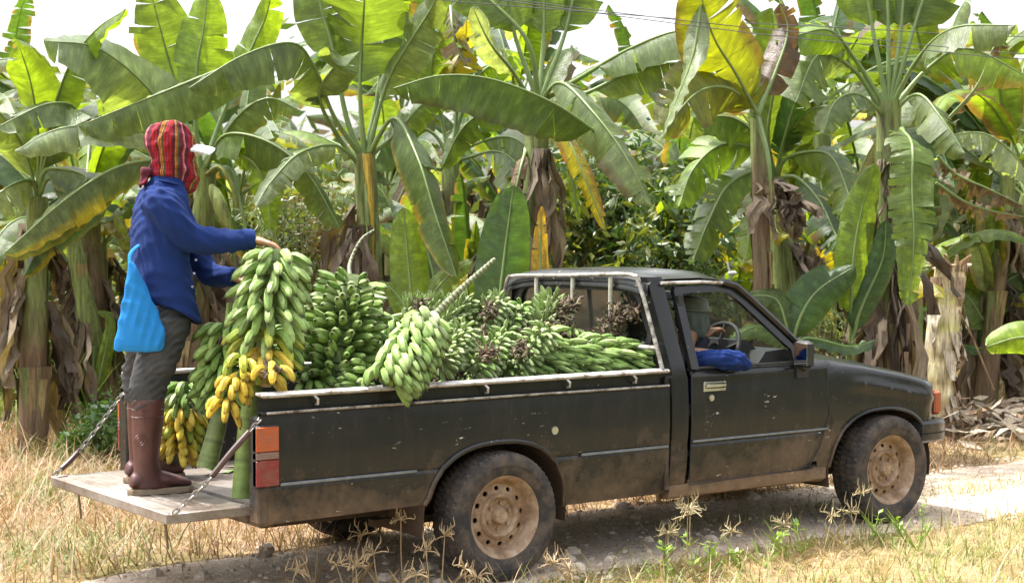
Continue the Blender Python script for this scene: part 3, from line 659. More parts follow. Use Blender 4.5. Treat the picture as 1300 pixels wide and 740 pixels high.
# heap just inside the bed
bunch('banana_bunch', 'big round bunch of plump green bananas on top of the heap beside the held bunch', at(425, 478, 7.95), at(446, 362, 8.15),
      [(-.02, 9, 1.0, GREEN+LIME, 230), (.16, 10, 1.05, LIME, 250), (.34, 11, 1.12, LIME, 260), (.52, 11, 1.12, LIME, 260), (.70, 11, 1.05, LIME+PALE, 280), (.86, 9, .95, PALE+GREEN, 330), (1.0, 8, .85, PALE+GREEN, 360)],
      r=.0215, L=.155, g=(-.40, -.60, .05), g1=.5, axis_r=.06, end_dir=.5, facew=30, stalk=([at(446, 362, 8.2), at(444, 335, 8.5), at(458, 305, 8.6), at(475, 292, 8.65)], (.014, .006), True, (.16, .17, .09)))
bunch('banana_bunch', 'low green bunch with tips pointing up against the bed rail, right of the yellow ones', at(395, 512, 7.85), at(397, 478, 7.92),
      [(.1, 8, 1.0, GREEN, 170), (.75, 10, 1.1, GREEN, 190)], r=.0205, L=.135, g=(-.1, -.45, -.8), g1=.5, axis_r=.025, end_dir=.5)
bunch('banana_bunch', 'green bunch wedged between the held bunch and the big round bunch', at(372, 450, 8.05), at(380, 385, 8.2),
      [(0, 8, 1.0, GREEN, 210), (.35, 8, 1.0, GREEN, 210), (.7, 8, 1.0, PALE+GREEN, 210), (1.0, 7, .9, PALE+GREEN, 210)], r=.0195, L=.13, g=(-.8, -.2, -.1), g1=.5, axis_r=.025, face=-VR-VD*.7, facew=30)
bunch('banana_bunch', 'few pale green bananas low behind the rail under the big round bunch', at(455, 500, 7.8), at(468, 470, 7.9),
      [(.1, 6, 1.0, LIME, 160), (.8, 6, 1.0, LIME, 160)], r=.0195, L=.13, g=(-1, -.2, -.2), g1=.8, axis_r=.02, face=-VR-VD)
bunch('banana_bunch', 'light green bunch hanging over the bed rail, its long ribbed stalk pointing up', at(500, 470, 7.72), at(541, 412, 7.95),
      [(-.15, 8, .98, LIME, 200), (.10, 9, 1.08, LIME, 230), (.32, 9, 1.12, LIME, 240), (.56, 9, 1.12, LIME, 240), (.80, 9, 1.05, LIME, 240), (1.0, 8, .95, LIME+PALE, 260)],
      r=.0205, L=.140, g=(.05, -.35, -1), g1=.75, axis_r=.03, stalk=([at(541, 412, 7.98), at(580, 372, 8.15), at(628, 329, 8.35)], (.022, .011), True, (.17, .19, .09)))
# smaller fruited bunches filling the front of the bed
ft = dict(r=.0120, L=.092, n=6, axis_r=.016)
PL = [
 ((560, 470), (585, 425), 8.15, PALE, (-.2, -.6, -.3), 6, 'pale small fruited bunch lying against the rail right of the overhanging bunch'),
 ((605, 478), (640, 430), 8.20, PALE+GREEN, (-.1, -.5, -.7), 6, 'small fruited bunch with close rows of tips beside the rail, right of the pale one'),
 ((560, 420), (590, 385), 8.75, PALE, (-.3, -.6, .1), 5, 'pale small fruited bunch just right of the long ribbed stalk, high on the heap'),
 ((600, 410), (632, 388), 8.85, PALE, (-.1, -.6, -.5), 5, 'small fruited bunch at the top of the heap below the broad dark leaf'),
 ((640, 430), (660, 395), 8.95, PALE+GREEN, (.0, -.5, -.7), 5, 'small fruited bunch below the left corner of the guard frame'),
 ((520, 395), (560, 392), 8.9, PALE, (-.4, -.5, .2), 4, 'small fruited bunch showing behind the ribbed stalk'),
 ((650, 470), (690, 425), 8.45, LIME+PALE, (-.2, -.5, -.6), 6, 'small fruited bunch in the middle of the bed between two tufts of dried flowers'),
 ((690, 410), (700, 385), 9.0, PALE, (-.3, -.4, .5), 3, 'few pale fruits pointing up in front of the leftmost guard bar'),
]
for i, (a, b, d, pal, g, nh, lab) in enumerate(PL):
    P, Q = at(*a, d), at(*b, d+.12)
    if i < 2: P, Q = at_y(a[0], a[1]-12, -.56), at_y(*b, -.40)
    fl = [(at(a[0]*.5+b[0]*.5+random.uniform(-10, 10), a[1]*.5+b[1]*.5-4, d-.10), .05, 26)] if i in (1, 3, 5, 6) else None
    bunch('banana_bunch', lab, P, Q, [(t, 8 if i else 9, 1.0, pal, 250) for t in np.linspace(-.05, 1.05, nh)], g=g, g1=.35, flowers=fl, end_dir=.55, facew=30, **ft)
# long slender bunches lying along the rail
for (y, x0, x1, d, lab) in ((470, 672, 760, 8.55, 'bunch of long slender bananas lying lengthwise just above the rail'), (452, 690, 770, 8.8, 'second bunch of long slender bananas, above the one along the rail'),
                         (462, 755, 815, 8.85, 'last bunch of slender bananas at the front end of the rail, below the plastic bag')):
    P, Q = at_y(x0, y-14, -.50), at_y(x1, y-2, -.56); bunch('banana_bunch', lab, P, Q, [(t, 5, 1.25, LIME+GREEN, 170) for t in np.linspace(0, 1, 5)], r=.0135, L=.12, n=6, axis_r=.014, g=nrm(Q-P)+V3(0, -.2, -.2), g1=1.0)
# spent flower tufts rising in front of the rear window
for (x, y, d, w_, lab) in ((722, 400, 9.0, (14, 16), 'green bunch topped with a brown tuft of dried flowers, left of the middle guard bar'), (785, 415, 8.95, (22, 20), 'bunch buried under the biggest brown tuft of dried flowers, before the right guard bar'),
                       (690, 420, 8.9, (16, 14), 'bunch with grey brown flower remains, between the left guard bar and the middle one'), (605, 440, 8.55, (16, 10), 'bunch end with a dark brown clump of dried flowers amid the heap'), (570, 470, 8.4, (9, 6), 'dark flower clump beside the tip of the overhanging bunch')):
    fl = [(at(x+random.uniform(-1, 1)*w_[0], y+random.uniform(-1, 1)*w_[1], d+random.uniform(-.05, .05)), .055, 20) for _ in range(6 if w_[0] > 10 else 3)]
    bunch('banana_bunch', lab, at(x-5, y+52, d), at(x+5, y+12, d), [(t, 7, 1.0, GREEN+PALE, 220) for t in (0, .4, .8)], g=(0, -.5, -.6), flowers=fl, g1=.4, **ft)
# base layer so that the heap has no holes down to the floor
LB = ('left end', 'middle'); 
for i, (px, py, d) in enumerate(((420, 500, 8.5), (520, 470, 8.6), (610, 470, 8.9), (700, 465, 9.1), (470, 440, 8.8), (770, 450, 9.5))):
    bunch('banana_bunch', 'green bananas in the shaded bottom layer, mostly hidden under the other bunches', at(px, py+10, d), at(px+30, py-30, d), [(t, 9, 1.05, GREEN, 300) for t in np.linspace(0, 1, 5)], g=(0, -.3, -.8), g1=.4, group='buried bunches under the heap', n=6, r=.018, L=.12)
# loose leaf scraps on the tailgate
mb = MB()
for i in range(16):
    c = at_z(random.uniform(262, 322), random.uniform(588, 606), .502); a = random.uniform(0, 6.28); d = V3(math.cos(a), math.sin(a), 0)*random.uniform(.03, .10); q = V3(-d[1], d[0], 0)*.18
    mb.add([c-d, c+q+V3(0, 0, .012), c+d+V3(0, 0, .006), c-q], [(0, 1, 2, 3)], c=random.choice(((.08, .16, .03), (.12, .2, .04), (.15, .10, .05))))
tag(mb.build('leaf_scraps', m_stalk), 'green leaf scraps littering the tailgate around the cut stems', 'leaf scraps', kind='stuff')
tag_ = MB(); P = at(815, 432, 9.25)
# ================================================================ torn clear plastic bag on the guard
t = NT('clear_plastic'); n = t.noise(18, 6, .7); tr = t.n('ShaderNodeBsdfTransparent'); tr.inputs[0].default_value = (.93, .94, .93, 1)
b = t.bsdf((.75, .75, .73), .18, 0, t.bump(n, .9, .01), .8, out=False); mx = t.n('ShaderNodeMixShader'); t.l(t.ramp(n, [(.4, .2), (.65, .75)]), mx.inputs[0]); t.l(tr.outputs[0], mx.inputs[1]); t.l(b.outputs[0], mx.inputs[2]); t.l(mx.outputs[0], t.out.inputs[0]); m_poly = t.m
mb = MB(); G = []
for i in range(17):
    v = i/16; row = []
    for j in range(13):
        u = j/12; px = 783+u*(55+6*v); py = 421+(1-u)*8*(1-v)+v*46+random.uniform(-2, 2)+(10*(1-u) if v < .2 else 0); p = at(px, py, 9.05-.18*u+.035*math.sin(u*17+v*5)+.02*math.sin(v*21)); row.append(p)
    G.append(row)
mb.rings(G, 0, False, False); tag(mb.build('plastic_bag', m_poly, None, 60), 'crumpled clear plastic bag caught between guard frame and bed rail', 'plastic bag')

# ================================================================ people
def cloth(name, col, var=.15, bumps=.25, rough=.85):
    t = NT(name); n = t.noise(7, 4, .6); f = t.noise(260, 2); f2 = t.noise(17, 5, .6, mapscale=(1, 1, .5)); c = t.mix(1., col, t.ramp(n, [(.3, 1-var), (.7, 1+var)]), 'MULTIPLY')
    h = t.math('MULTIPLY_ADD', f, .12, f2); t.bsdf(c, rough, 0, t.bump(h, bumps, .012), .25, Sheen_Weight=.0); return t.m
m_skin = simple('skin', (.33, .17, .10), .5, var=.12, scale=25)
m_shirt = cloth('blue_cotton', (.008, .024, .112), rough=1.); m_trous = cloth('faded_black_trousers', (.050, .053, .056), .3)
m_boot = simple('maroon_rubber_boot', (.070, .026, .024), .38, var=.3, scale=8, bump=.2, bd=.004); m_sole = simple('boot_sole', (.25, .19, .13), .8)
m_bag = cloth('sky_blue_cloth', (.012, .17, .46), .12)
t = NT('striped_scarf'); x, y, z = t.xyz(); n = t.noise(5, 3); 
cr = t.math('ADD', t.math('MULTIPLY', t.math('ARCTAN2', t.math('ADD', y, .015), x), 1.0), t.math('MULTIPLY', n, .35)); fr = t.math('FRACT', t.math('MULTIPLY', cr, .48))
st = [(0, (.30, .012, .02)), (.10, (.08, .012, .02)), (.17, (.36, .14, .025)), (.25, (.06, .08, .03)), (.31, (.12, .015, .03)), (.42, (.48, .16, .18)), (.49, (.10, .015, .03)), (.60, (.32, .012, .022)), (.72, (.12, .02, .03)), (.78, (.38, .16, .03)), (.85, (.08, .09, .04)), (.90, (.34, .02, .03))]
c = t.ramp(fr, st, 'CONSTANT'); c = t.mix(t.math('MULTIPLY', t.ramp(t.math('FRACT', t.math('MULTIPLY', cr, 7)), [(.4, 0), (.6, 1)]), .5), c, (.05, .01, .015)); c = t.mix(t.math('MULTIPLY', t.ramp(t.math('FRACT', t.math('MULTIPLY', t.math('MULTIPLY_ADD', n, .05, z), 30)), [(.35, 0), (.5, 1), (.62, 0)]), .45), c, (.05, .008, .012)); f2 = t.noise(15, 4)
t.bsdf(c, .85, 0, t.bump(f2, .6, .02), .2); m_scarf = t.m
FW = nrm((.99, -.12, 0)); LT = V3(.12, .99, 0); PX = 7.75   # worker faces the load
def ell(c, a, b, n=28, tilt=0, yaw=0., sq=2.):
    th = np.linspace(0, 2*math.pi, n, endpoint=False); f = FW*math.cos(yaw)+LT*math.sin(yaw); l = -FW*math.sin(yaw)+LT*math.cos(yaw)
    cc = np.sign(np.cos(th))*np.abs(np.cos(th))**(2/sq); ss = np.sign(np.sin(th))*np.abs(np.sin(th))**(2/sq)
    return np.array([np.array(c)+f*a*q+l*b*p+V3(0, 0, tilt*q*a) for q, p in zip(cc, ss)])
wk = thing('person', (-1.52, .08, .5), 'person in blue shirt, striped red head scarf and brown rubber boots standing on the tailgate', 'person')
def W(px, py, off=0): return at(px, py, 7.80+off)
nsh, fsh = W(203, 258, -.16), W(214, 256, .18)
nel, nwr = W(243, 302, -.12), W(322, 304, -.02); hnd = W(340, 310, .0)
fel, fwr = W(262, 345, .22), W(298, 352, .12)
nft, fft = V3(-1.60, -.12, .56), V3(-1.45, .29, .56)
nkn, fkn = V3(-1.575, -.11, .96), V3(-1.46, .26, .98)
hip = W(205, 405, 0); nhp, fhp = hip-LT*.10+V3(0, 0, -.02), hip+LT*.10+V3(0, 0, -.02)
head = W(216, 198, 0)
V = [hip, W(205, 360), W(206, 300), W(208, 262), W(210, 236), W(215, 214), W(217, 190), W(216, 170),
     nsh, nel, nwr, hnd-VR*.01, fsh, fel, fwr, fwr+VR*.06+V3(0, 0, -.02), nhp, nkn, nft, fhp, fkn, fft]
E = [(0, 1), (1, 2), (2, 3), (3, 4), (4, 5), (5, 6), (6, 7), (3, 8), (8, 9), (9, 10), (10, 11), (3, 12), (12, 13), (13, 14), (14, 15), (0, 16), (16, 17), (17, 18), (0, 19), (19, 20), (20, 21)]
Rr = [.10, .09, .10, .09, .045, .05, .075, .05, .05, .038, .023, .022, .05, .038, .022, .022, .075, .05, .035, .075, .05, .035]
body = skin('body', V, E, Rr, m_skin, wk, 2)
def hand_fingers(w0, d, up, side, parent, palm=.088, sgn=1, name='hand', curl=1.0, spread=1.0):
    """palm with four fingers and a side thumb, one skinned surface"""
    d, up, side = nrm(d), nrm(up), nrm(side); V = [w0, w0+d*palm*.5, w0+d*palm*.85]; E = [(0, 1), (1, 2)]; R = [(.024, .019), (.036, .016), (.034, .013)]
    for k, (l, o) in enumerate(((.070, -.029), (.078, -.010), (.073, .010), (.058, .028))):
        b = w0+d*palm*.86+side*o; i = len(V); bb = d+side*o*3*spread
        p1 = b+nrm(bb)*l*.45-up*l*.10*curl; p2 = p1+nrm(bb-up*.9*curl)*l*.34; p3 = p2+nrm(bb-up*2.0*curl)*l*.26
        V += [b, p1, p2, p3]; E += [(2, i), (i, i+1), (i+1, i+2), (i+2, i+3)]; R += [.0100, .0090, .0083, .0070]
    i = len(V); tb = w0+d*palm*.25+side*-.030*sgn; V += [tb, tb+nrm(d*.6-side*sgn*.8)*.036-up*.008, tb+nrm(d*.8-side*sgn*.6)*.062-up*.026*curl]
    E += [(1, i), (i, i+1), (i+1, i+2)]; R += [.013, .0105, .0085]
    return skin(name, V, E, R, m_skin, parent, 2)
def tubemesh(mb, P, R, n=18, m=14): P = spline(P, m); r = np.interp(np.linspace(0, 1, m), np.linspace(0, 1, len(R)), R); mb.tube(P, r, n)
hand_fingers(nwr+VR*.005-VD*.03, VR*.93+V3(0, 0, -.22), V3(.0, -.25, 1), nrm(np.cross((0, 0, 1), VR)), wk, sgn=-1, curl=.8)
hand_fingers(fwr+VR*.01, VR*.8+VD*.2+V3(0, 0, -.3), V3(0, 0, 1), nrm(np.cross((0, 0, 1), VR)), wk, sgn=1)
# shirt: torso and two sleeves fused, then wrinkled
mb = MB()
def wr(py): return .5+(628-py)/265.
rs = []
for px, py, a, b, tl in ((214, 224, .066, .068, -.30), (212, 234, .085, .105, -.2), (208, 247, .105, .165, -.1), (205, 264, .122, .195, 0), (203, 290, .130, .205, 0), (203, 325, .130, .195, 0), (206, 355, .133, .19, -.1), (211, 380, .140, .195, -.3), (216, 396, .146, .19, -.45)):
    rs.append(ell(W(px, py), a, b, 28, tl, sq=2.2))
mb.rings(rs)
P = spline([nsh+V3(0, 0, -.005)+LT*.05, nsh, (nsh+nel)/2+V3(-.01, -.02, -.01), nel, (nel+nwr)/2+V3(0, 0, -.012), nwr], 22); mb.tube(P, np.interp(np.linspace(0, 1, 22), [0, .12, .35, .55, .78, .97, 1], [.075, .086, .074, .070, .056, .045, .047]), 18)
P = spline([fsh-LT*.04, fsh, (fsh+fel)/2, fel, fwr], 20); mb.tube(P, np.interp(np.linspace(0, 1, 20), [0, .15, .4, .65, .9, 1], [.07, .08, .07, .064, .05, .045]), 16)
def folds(seed, amp, fs, dirs):
    r = np.random.default_rng(seed); ks = [(nrm(r.normal(size=3)+np.array(dirs)*1.6), r.uniform(.5, 1.7)*fs, r.uniform(0, 6.28)) for _ in range(6)]
    def f(co, no):
        s = np.zeros(len(co)); wv = np.sin(co@np.array((9., 7., 5.)))*.8+np.cos(co@np.array((-6., 8., 9.)))*.8
        for k, q, p in ks: s += (1-2*np.abs(np.sin(co@k*q+p+wv)))*(.5+.5*np.sin(co@np.roll(k, 1)*q*.4+p*2))
        return (s-s.mean())/len(ks)**.5*amp
    return f
sh = remesh(mb.build('shirt', m_shirt, wk), .0085, 5, folds(3, .0085, 52, (.6, 0, .8)))
mb = MB()
for k in range(5):   # buttons and placket of the open front
    c = W(249-k*2.3, 330+k*17, -.09); mb.tube([c, c-VD*.006], .006, 8)
mb.build('button', simple('shirt_button', (.3, .33, .5), .4), sh)
mb = MB(); P = spline([W(226, 236, -.06), W(215, 233, -.10), W(203, 231, -.07), W(198, 233, .0)], 12); mb.tube(P, [(.024, .008)]*12, 8, up=(0, 0, 1)); mb.build('collar', m_shirt, sh)
mb = MB(); q0 = nwr-nrm(nwr-nel)*.055; mb.tube([q0, q0+nrm(nwr-nel)*.001, nwr-nrm(nwr-nel)*.002, nwr+nrm(nwr-nel)*.002], [.046, .051, .049, .044], 20); mb.build('cuff', m_shirt, sh)
# trousers
mb = MB(); mb.rings([ell(hip+V3(0, 0, z)+FW*.01, a, b) for z, a, b in ((.06, .12, .16), (.0, .125, .17), (-.08, .12, .165))])
mb.rings([ell(c, a, b) for c, a, b in ((nhp+V3(0, 0, .03)-LT*-.01, .115, .095), (nhp*.6+nkn*.4, .108, .098), (nkn+V3(0, 0, .04), .092, .085), (nkn-V3(0, 0, .015), .082, .078), (V3(-1.592, -.115, .90), .062, .062))])
mb.rings([ell(c, a, b) for c, a, b in ((fhp+V3(0, 0, .03), .115, .095), (fhp*.6+fkn*.4, .108, .098), (fkn+V3(0, 0, .04), .092, .085), (fkn-V3(0, 0, .015), .082, .078), (V3(-1.455, .285, .90), .062, .062))])
remesh(mb.build('trousers', m_trous, wk), .009, 5, folds(9, .008, 70, (.1, .1, 1.6)))
def boot(c, yaw):
    c = np.array(c, float); mb = MB(); f = FW*math.cos(yaw)+LT*math.sin(yaw)
    mb.rings([ell((c[0], c[1], 0)+V3(0, 0, z)+f*dx, a, b, yaw=yaw) for z, dx, a, b in ((.955, .008, .079, .074), (.945, .008, .081, .076), (.93, .008, .077, .072), (.85, .006, .075, .070), (.75, .0, .068, .062), (.66, -.002, .060, .055), (.60, .004, .066, .053), (.545, .02, .085, .053), (.525, .03, .10, .052))])
    rr = []
    for x, z, b, hh in ((-.085, .545, .020, .020), (-.075, .555, .038, .04), (-.02, .57, .046, .06), (.05, .565, .047, .052), (.11, .553, .050, .042), (.16, .545, .049, .033), (.195, .54, .040, .026), (.215, .535, .022, .014)):
        th = np.linspace(0, 2*math.pi, 20, endpoint=False); l = np.cross((0, 0, 1), f); rr.append([(c[0], c[1], 0)+f*x+l*b*math.cos(t)+V3(0, 0, z+hh*math.sin(t)*(1 if math.sin(t) > 0 else .5)) for t in th])
    mb.rings(rr); o = remesh(mb.build('rubber_boot', m_boot, wk), .006, 6, folds(5, .0015, 40, (0, 0, 1)))
    mb = MB(); l = np.cross((0, 0, 1), f); pf = [(-.095, .0), (-.08, .036), (-.02, .046), (.05, .044), (.12, .053), (.18, .048), (.215, .028), (.225, 0)]; pf = pf+[(x, -b) for x, b in pf[-2:0:-1]]
    R0 = [(c[0], c[1], 0)+f*x+l*b for x, b in pf]
    mb.rings([[p+V3(0, 0, .5) for p in R0], [p+V3(0, 0, .503)+(p-V3(c[0], c[1], 0))*.01 for p in R0], [p+V3(0, 0, .522)+(p-V3(c[0], c[1], 0))*.01 for p in R0], [p+V3(0, 0, .527) for p in R0]]); mb.build('sole', m_sole, o, 30)
    mb = MB(); 
    for z in (.90, .865): mb.rings([ell((c[0], c[1], 0)+V3(0, 0, z+dz)+f*.007, a, b, yaw=yaw, n=28) for dz, a, b in ((0, .0745, .0695), (.003, .0785, .0735), (.006, .0745, .0695))], cap=False)
    mb.build('boot_rib', m_boot, o)
    return o
b1 = boot((-1.585, -.115, 0), 0); b2 = boot((-1.44, .29, 0), .05)
# raised maker's ring and squares moulded on the near boot
mb = MB(); c = V3(-1.585, -.115-.070, .79); c = at_y(177, 559, -.183); th = np.linspace(0, 2*math.pi, 20, endpoint=False); mb.tube([c+V3(math.cos(t)*.026, -.001, math.sin(t)*.026) for t in th], .002, 5, loop=True);
for dz in (.0,): mb.build('moulded_mark', m_boot, b1)
mb = MB(); mb.tube([c+V3(math.cos(t)*.014, -.001, math.sin(t)*.014) for t in th], .002, 5, loop=True); mb.build('moulded_mark', m_boot, b1)
for dz in (.135, .09): mb = MB(); mb.tube([c+V3(-.022, -.003, dz+.014), c+V3(.022, -.003, dz+.014), c+V3(.014, -.003, dz-.014), c+V3(-.014, -.003, dz-.014)], .002, 5, loop=True); mb.build('moulded_mark', m_boot, b1)
# head scarf, visor
hc = W(216, 195)
scf = thing('head_scarf', hc, None, None); scf.parent = None
mb = MB(); rs = []
for z, dx, a, b in ((.152, -.008, .025, .02), (.147, -.008, .055, .050), (.132, -.006, .083, .076), (.105, -.003, .104, .092), (.07, -.002, .119, .101), (.03, .000, .119, .103), (.01, .004, .110, .097), (-.02, .012, .106, .095), (-.055, .026, .100, .093), (-.085, .036, .096, .088), (-.12, .048, .087, .082), (-.15, .060, .066, .066), (-.178, .072, .046, .052), (-.19, .084, .016, .024)):
    rs.append(ell(hc+V3(0, 0, z)+FW*dx, a, b, 32))
mb.rings(rs)
mb.rings([ell(hc+V3(0, 0, z)+FW*dx, a, b, 32) for z, dx, a, b in ((-.03, -.02, .07, .07), (-.075, -.030, .070, .075), (-.105, -.022, .075, .08), (-.128, -.015, .06, .07))])
so_ = mb.build('head_scarf', m_scarf, wk); so_.data.materials.clear(); so_.data.materials.append(m_scarf)
remesh(so_, .007, 4, folds(12, .0095, 48, (.3, .9, 1.3)))
# move its origin to the head so the stripes run round it
def recenter(o, p):
    d = np.array(p)-ORG[wk.name]; n = len(o.data.vertices); co = np.zeros(n*3); o.data.vertices.foreach_get('co', co); co = (co.reshape(-1, 3)-d); o.data.vertices.foreach_set('co', co.ravel()); o.location = tuple(d); o.data.update()
recenter(so_, hc+FW*.01)
bpy.data.objects.remove(scf)
mb = MB(); k0 = W(186, 219, -.05)
mb.rings([ell(k0+V3(0, 0, z), a, a) for z, a in ((.028, .01), (.02, .026), (0, .032), (-.02, .026), (-.028, .01))])
for P in ([k0, W(180, 228, -.05), W(178, 240, -.05)], [k0, W(184, 231, -.07), W(176, 236, -.07)]): mb.tube(spline(P, 8), [(.012, .008), (.02, .01), (.024, .010), (.026, .010), (.026, .009), (.024, .008), (.02, .006), (.01, .004)], 10)
ko = remesh(mb.build('scarf_knot', m_scarf, wk), .006, 2, folds(2, .004, 70, (0, 0, 1))); recenter(ko, hc+FW*.01)
mb = MB(); G = []
for v, dz in ((0, .010), (.15, .0115), (.3, .012), (.5, .0105), (.7, .007), (.85, .002), (.94, -.001), (1., -.004)):
    row = []
    for k in range(-8, 9):
        u = k/8; row.append(hc+FW*(.060+.160*v*math.sqrt(max(0, 1-(.75*u)**2)) - .05*u*u*(1-v))+LT*u*.085+V3(0, 0, .036+dz-.034*u*u))
    G.append(row)
mb.rings(G, 0, False, False); mb.rings([[p-V3(0, 0, .006) for p in r] for r in G][::-1], 0, False, False); mb.build('cap_visor', simple('white_cloth', (.78, .77, .74), .8), wk, 60)
# blue shoulder bag
bg_ = thing('cloth_bag', W(178, 380, -.12), 'bright sky blue cloth bag hanging at the hip of the standing worker', 'bag')
mb = MB(); rs = []
for py, x0, x1, th_ in ((332, 163, 168, .01), (350, 161, 180, .02), (375, 156, 192, .028), (400, 151, 203, .034), (425, 147, 211, .036), (438, 144, 211, .034), (444, 143, 209, .024), (446, 146, 206, .010)):
    c = W((x0+x1)/2, py, -.215+.02*(py-332)/110); hw = (x1-x0)/2*7.6/FPX; rs.append([c+VR*hw*math.cos(t)*(1 if abs(math.cos(t)) < .99 else 1)+VD*th_*math.sin(t) for t in np.linspace(0, 2*math.pi, 22, endpoint=False)])
mb.rings(rs); remesh(mb.build('bag_body', m_bag, bg_), .006, 3, folds(21, .006, 48, (1.2, 0, .4)))
mb = MB(); mb.tube(spline([W(165, 336, -.20), W(166, 322, -.17), W(176, 312, -.12), W(190, 306, -.08)], 16), [(.010, .004)]*16, 8); mb.build('bag_strap', m_bag, bg_)

# ---- driver
dv = thing('person', (1.42, -.38, .62), 'driver in a blue shirt leaning an elbow out of the open truck window', 'person')
H = V3(1.66, -.36, 1.235)
V = [V3(1.45, -.38, .82), V3(1.50, -.38, .98), V3(1.55, -.38, 1.06), V3(1.61, -.37, 1.13), H+V3(0, 0, -.03), H+V3(.0, 0, .07), V3(1.36, -.53, 1.06), at_y(928, 455, -.70), at_y(905, 466, -.72), V3(1.36, -.22, 1.06), V3(1.56, -.16, .96), V3(1.78, -.28, 1.165), V3(1.75, -.38, .83), V3(1.95, -.38, .62), V3(1.75, -.28, .83)]
E = [(0, 1), (1, 2), (2, 3), (3, 4), (4, 5), (2, 6), (6, 7), (7, 8), (2, 9), (9, 10), (10, 11), (0, 12), (12, 13), (0, 14)]
skin('body', V, E, [.13, .13, .11, .05, .075, .06, .06, .045, .03, .06, .04, .028, .07, .05, .07], m_skin, dv, 2)
hp = at_y(908, 424, -.42)
hand_fingers(hp+V3(-.07, .02, -.02), (.8, -.1, .55), (-.3, 0, 1), (0, 1, 0), dv, sgn=-1, curl=1.3)
mb = MB(); mb.tube([V3(1.60, -.36, .97), hp+V3(-.12, .015, -.09), hp+V3(-.06, .01, -.025)], [.045, .036, .028], 12); mb.build('undersleeve', simple('dark_sleeve', (.02, .02, .035), .9), dv)
mb = MB(); mb.rings([[V3(1.50, -.38, z)+V3(math.cos(t)*a, math.sin(t)*b, 0) for t in np.linspace(0, 6.283, 20, endpoint=False)] for z, a, b in ((.75, .15, .19), (.9, .14, .2), (1.0, .12, .19), (1.07, .085, .13), (1.11, .06, .07))])
P = spline([V3(1.46, -.52, 1.0), at_y(878, 459, -.66), at_y(912, 455, -.79), at_y(940, 459, -.845), at_y(948, 466, -.84)], 20); mb.tube(P, np.interp(np.linspace(0, 1, 20), [0, .4, .8, 1], [.07, .052, .056, .030]), 16)
remesh(mb.build('shirt', m_shirt, dv), .008, 3, folds(31, .009, 75, (.5, .3, .5)))
mb = MB(); mb.rings([[H+V3(math.cos(t)*a+dx, math.sin(t)*b, z) for t in np.linspace(0, 6.283, 24, endpoint=False)] for z, dx, a, b in ((-.11, .02, .04, .04), (-.09, .02, .075, .065), (-.03, .01, .098, .085), (.04, 0, .105, .09), (.10, -.005, .088, .075), (.13, -.01, .04, .035))])
remesh(mb.build('face_cloth', simple('grey_green_cloth', (.10, .13, .115), .9), dv), .008, 3, folds(44, .01, 40, (1, 0, .5)))
mb = MB(); mb.rings([[H+V3(math.cos(t)*a+.0, math.sin(t)*b, z-.25*math.cos(t)*a*.3) for t in np.linspace(0, 6.283, 24, endpoint=False)] for z, a, b in ((.055, .118, .108), (.068, .120, .110), (.075, .11, .10), (.13, .095, .085), (.145, .04, .04))]); mb.build('hat', simple('olive_hat', (.12, .14, .11), .9), dv)
# ================================================================ banana plants
def leaf_mat(name, trans=.45, gloss=.29):
    t = NT(name); a = t.n('ShaderNodeAttribute', attribute_name='Col'); uv = t.n('ShaderNodeUVMap'); 
    v = t.noise(1.0, 3, .6, vec=uv.outputs[0], mapscale=(1.2, 190, 1)); v2 = t.noise(1.0, 4, .6, vec=uv.outputs[0], mapscale=(2, 14, 1)); bl = t.noise(3.0, 5, .65)
    c = t.mix(1., a.outputs['Color'], t.ramp(v, [(.3, .72), (.7, 1.28)]), 'MULTIPLY'); c = t.mix(1., c, t.ramp(v2, [(.3, .68), (.55, 1.0), (.72, 1.5)]), 'MULTIPLY'); c = t.mix(1., c, t.ramp(bl, [(.3, .65), (.72, 1.25)]), 'MULTIPLY')
    nb = t.bump(t.math('ADD', v, t.math('MULTIPLY', v2, 1.6)), .35, .012)
    b = t.bsdf(c, t.ramp(v2, [(.3, gloss), (.8, gloss+.18)]), 0, nb, .5, out=False)
    tr = t.n('ShaderNodeBsdfTranslucent'); t.l(t.mix(1., c, (2.5, 2.25, .6), 'MULTIPLY'), tr.inputs[0]); t.l(nb, tr.inputs['Normal'])
    mx = t.n('ShaderNodeMixShader'); mx.inputs[0].default_value = trans; t.l(b.outputs[0], mx.inputs[1]); t.l(tr.outputs[0], mx.inputs[2]); t.l(mx.outputs[0], t.out.inputs['Surface']); return t.m
m_leaf = leaf_mat('banana_leaf'); m_dead = leaf_mat('dry_banana_leaf', .12, .8)
m_rib = attr_mat('leaf_midrib', .45, .12, 12, bump=.05)
m_stem = None
t = NT('banana_stem'); a = t.n('ShaderNodeAttribute', attribute_name='Col'); n = t.noise(5, 6, .7, mapscale=(4, 4, .4)); n2 = t.noise(18, 6, .75, mapscale=(2, 2, .25))
c = t.mix(1., a.outputs['Color'], t.ramp(n, [(.3, .4), (.7, 1.5)]), 'MULTIPLY'); c = t.mix(t.ramp(n2, [(.48, 0), (.66, .85)]), c, (.07, .045, .028)); t.bsdf(c, .6, 0, t.bump(n2, .6, .015), .3); m_stem = t.m
CG = {'G': (.078, .124, .028), 'B': (.108, .152, .066), 'D': (.17, .125, .08), 'L': (.13, .205, .022), 'Y': (.21, .19, .022), 'P': (.17, .22, .135), 'K': (.042, .088, .024)}
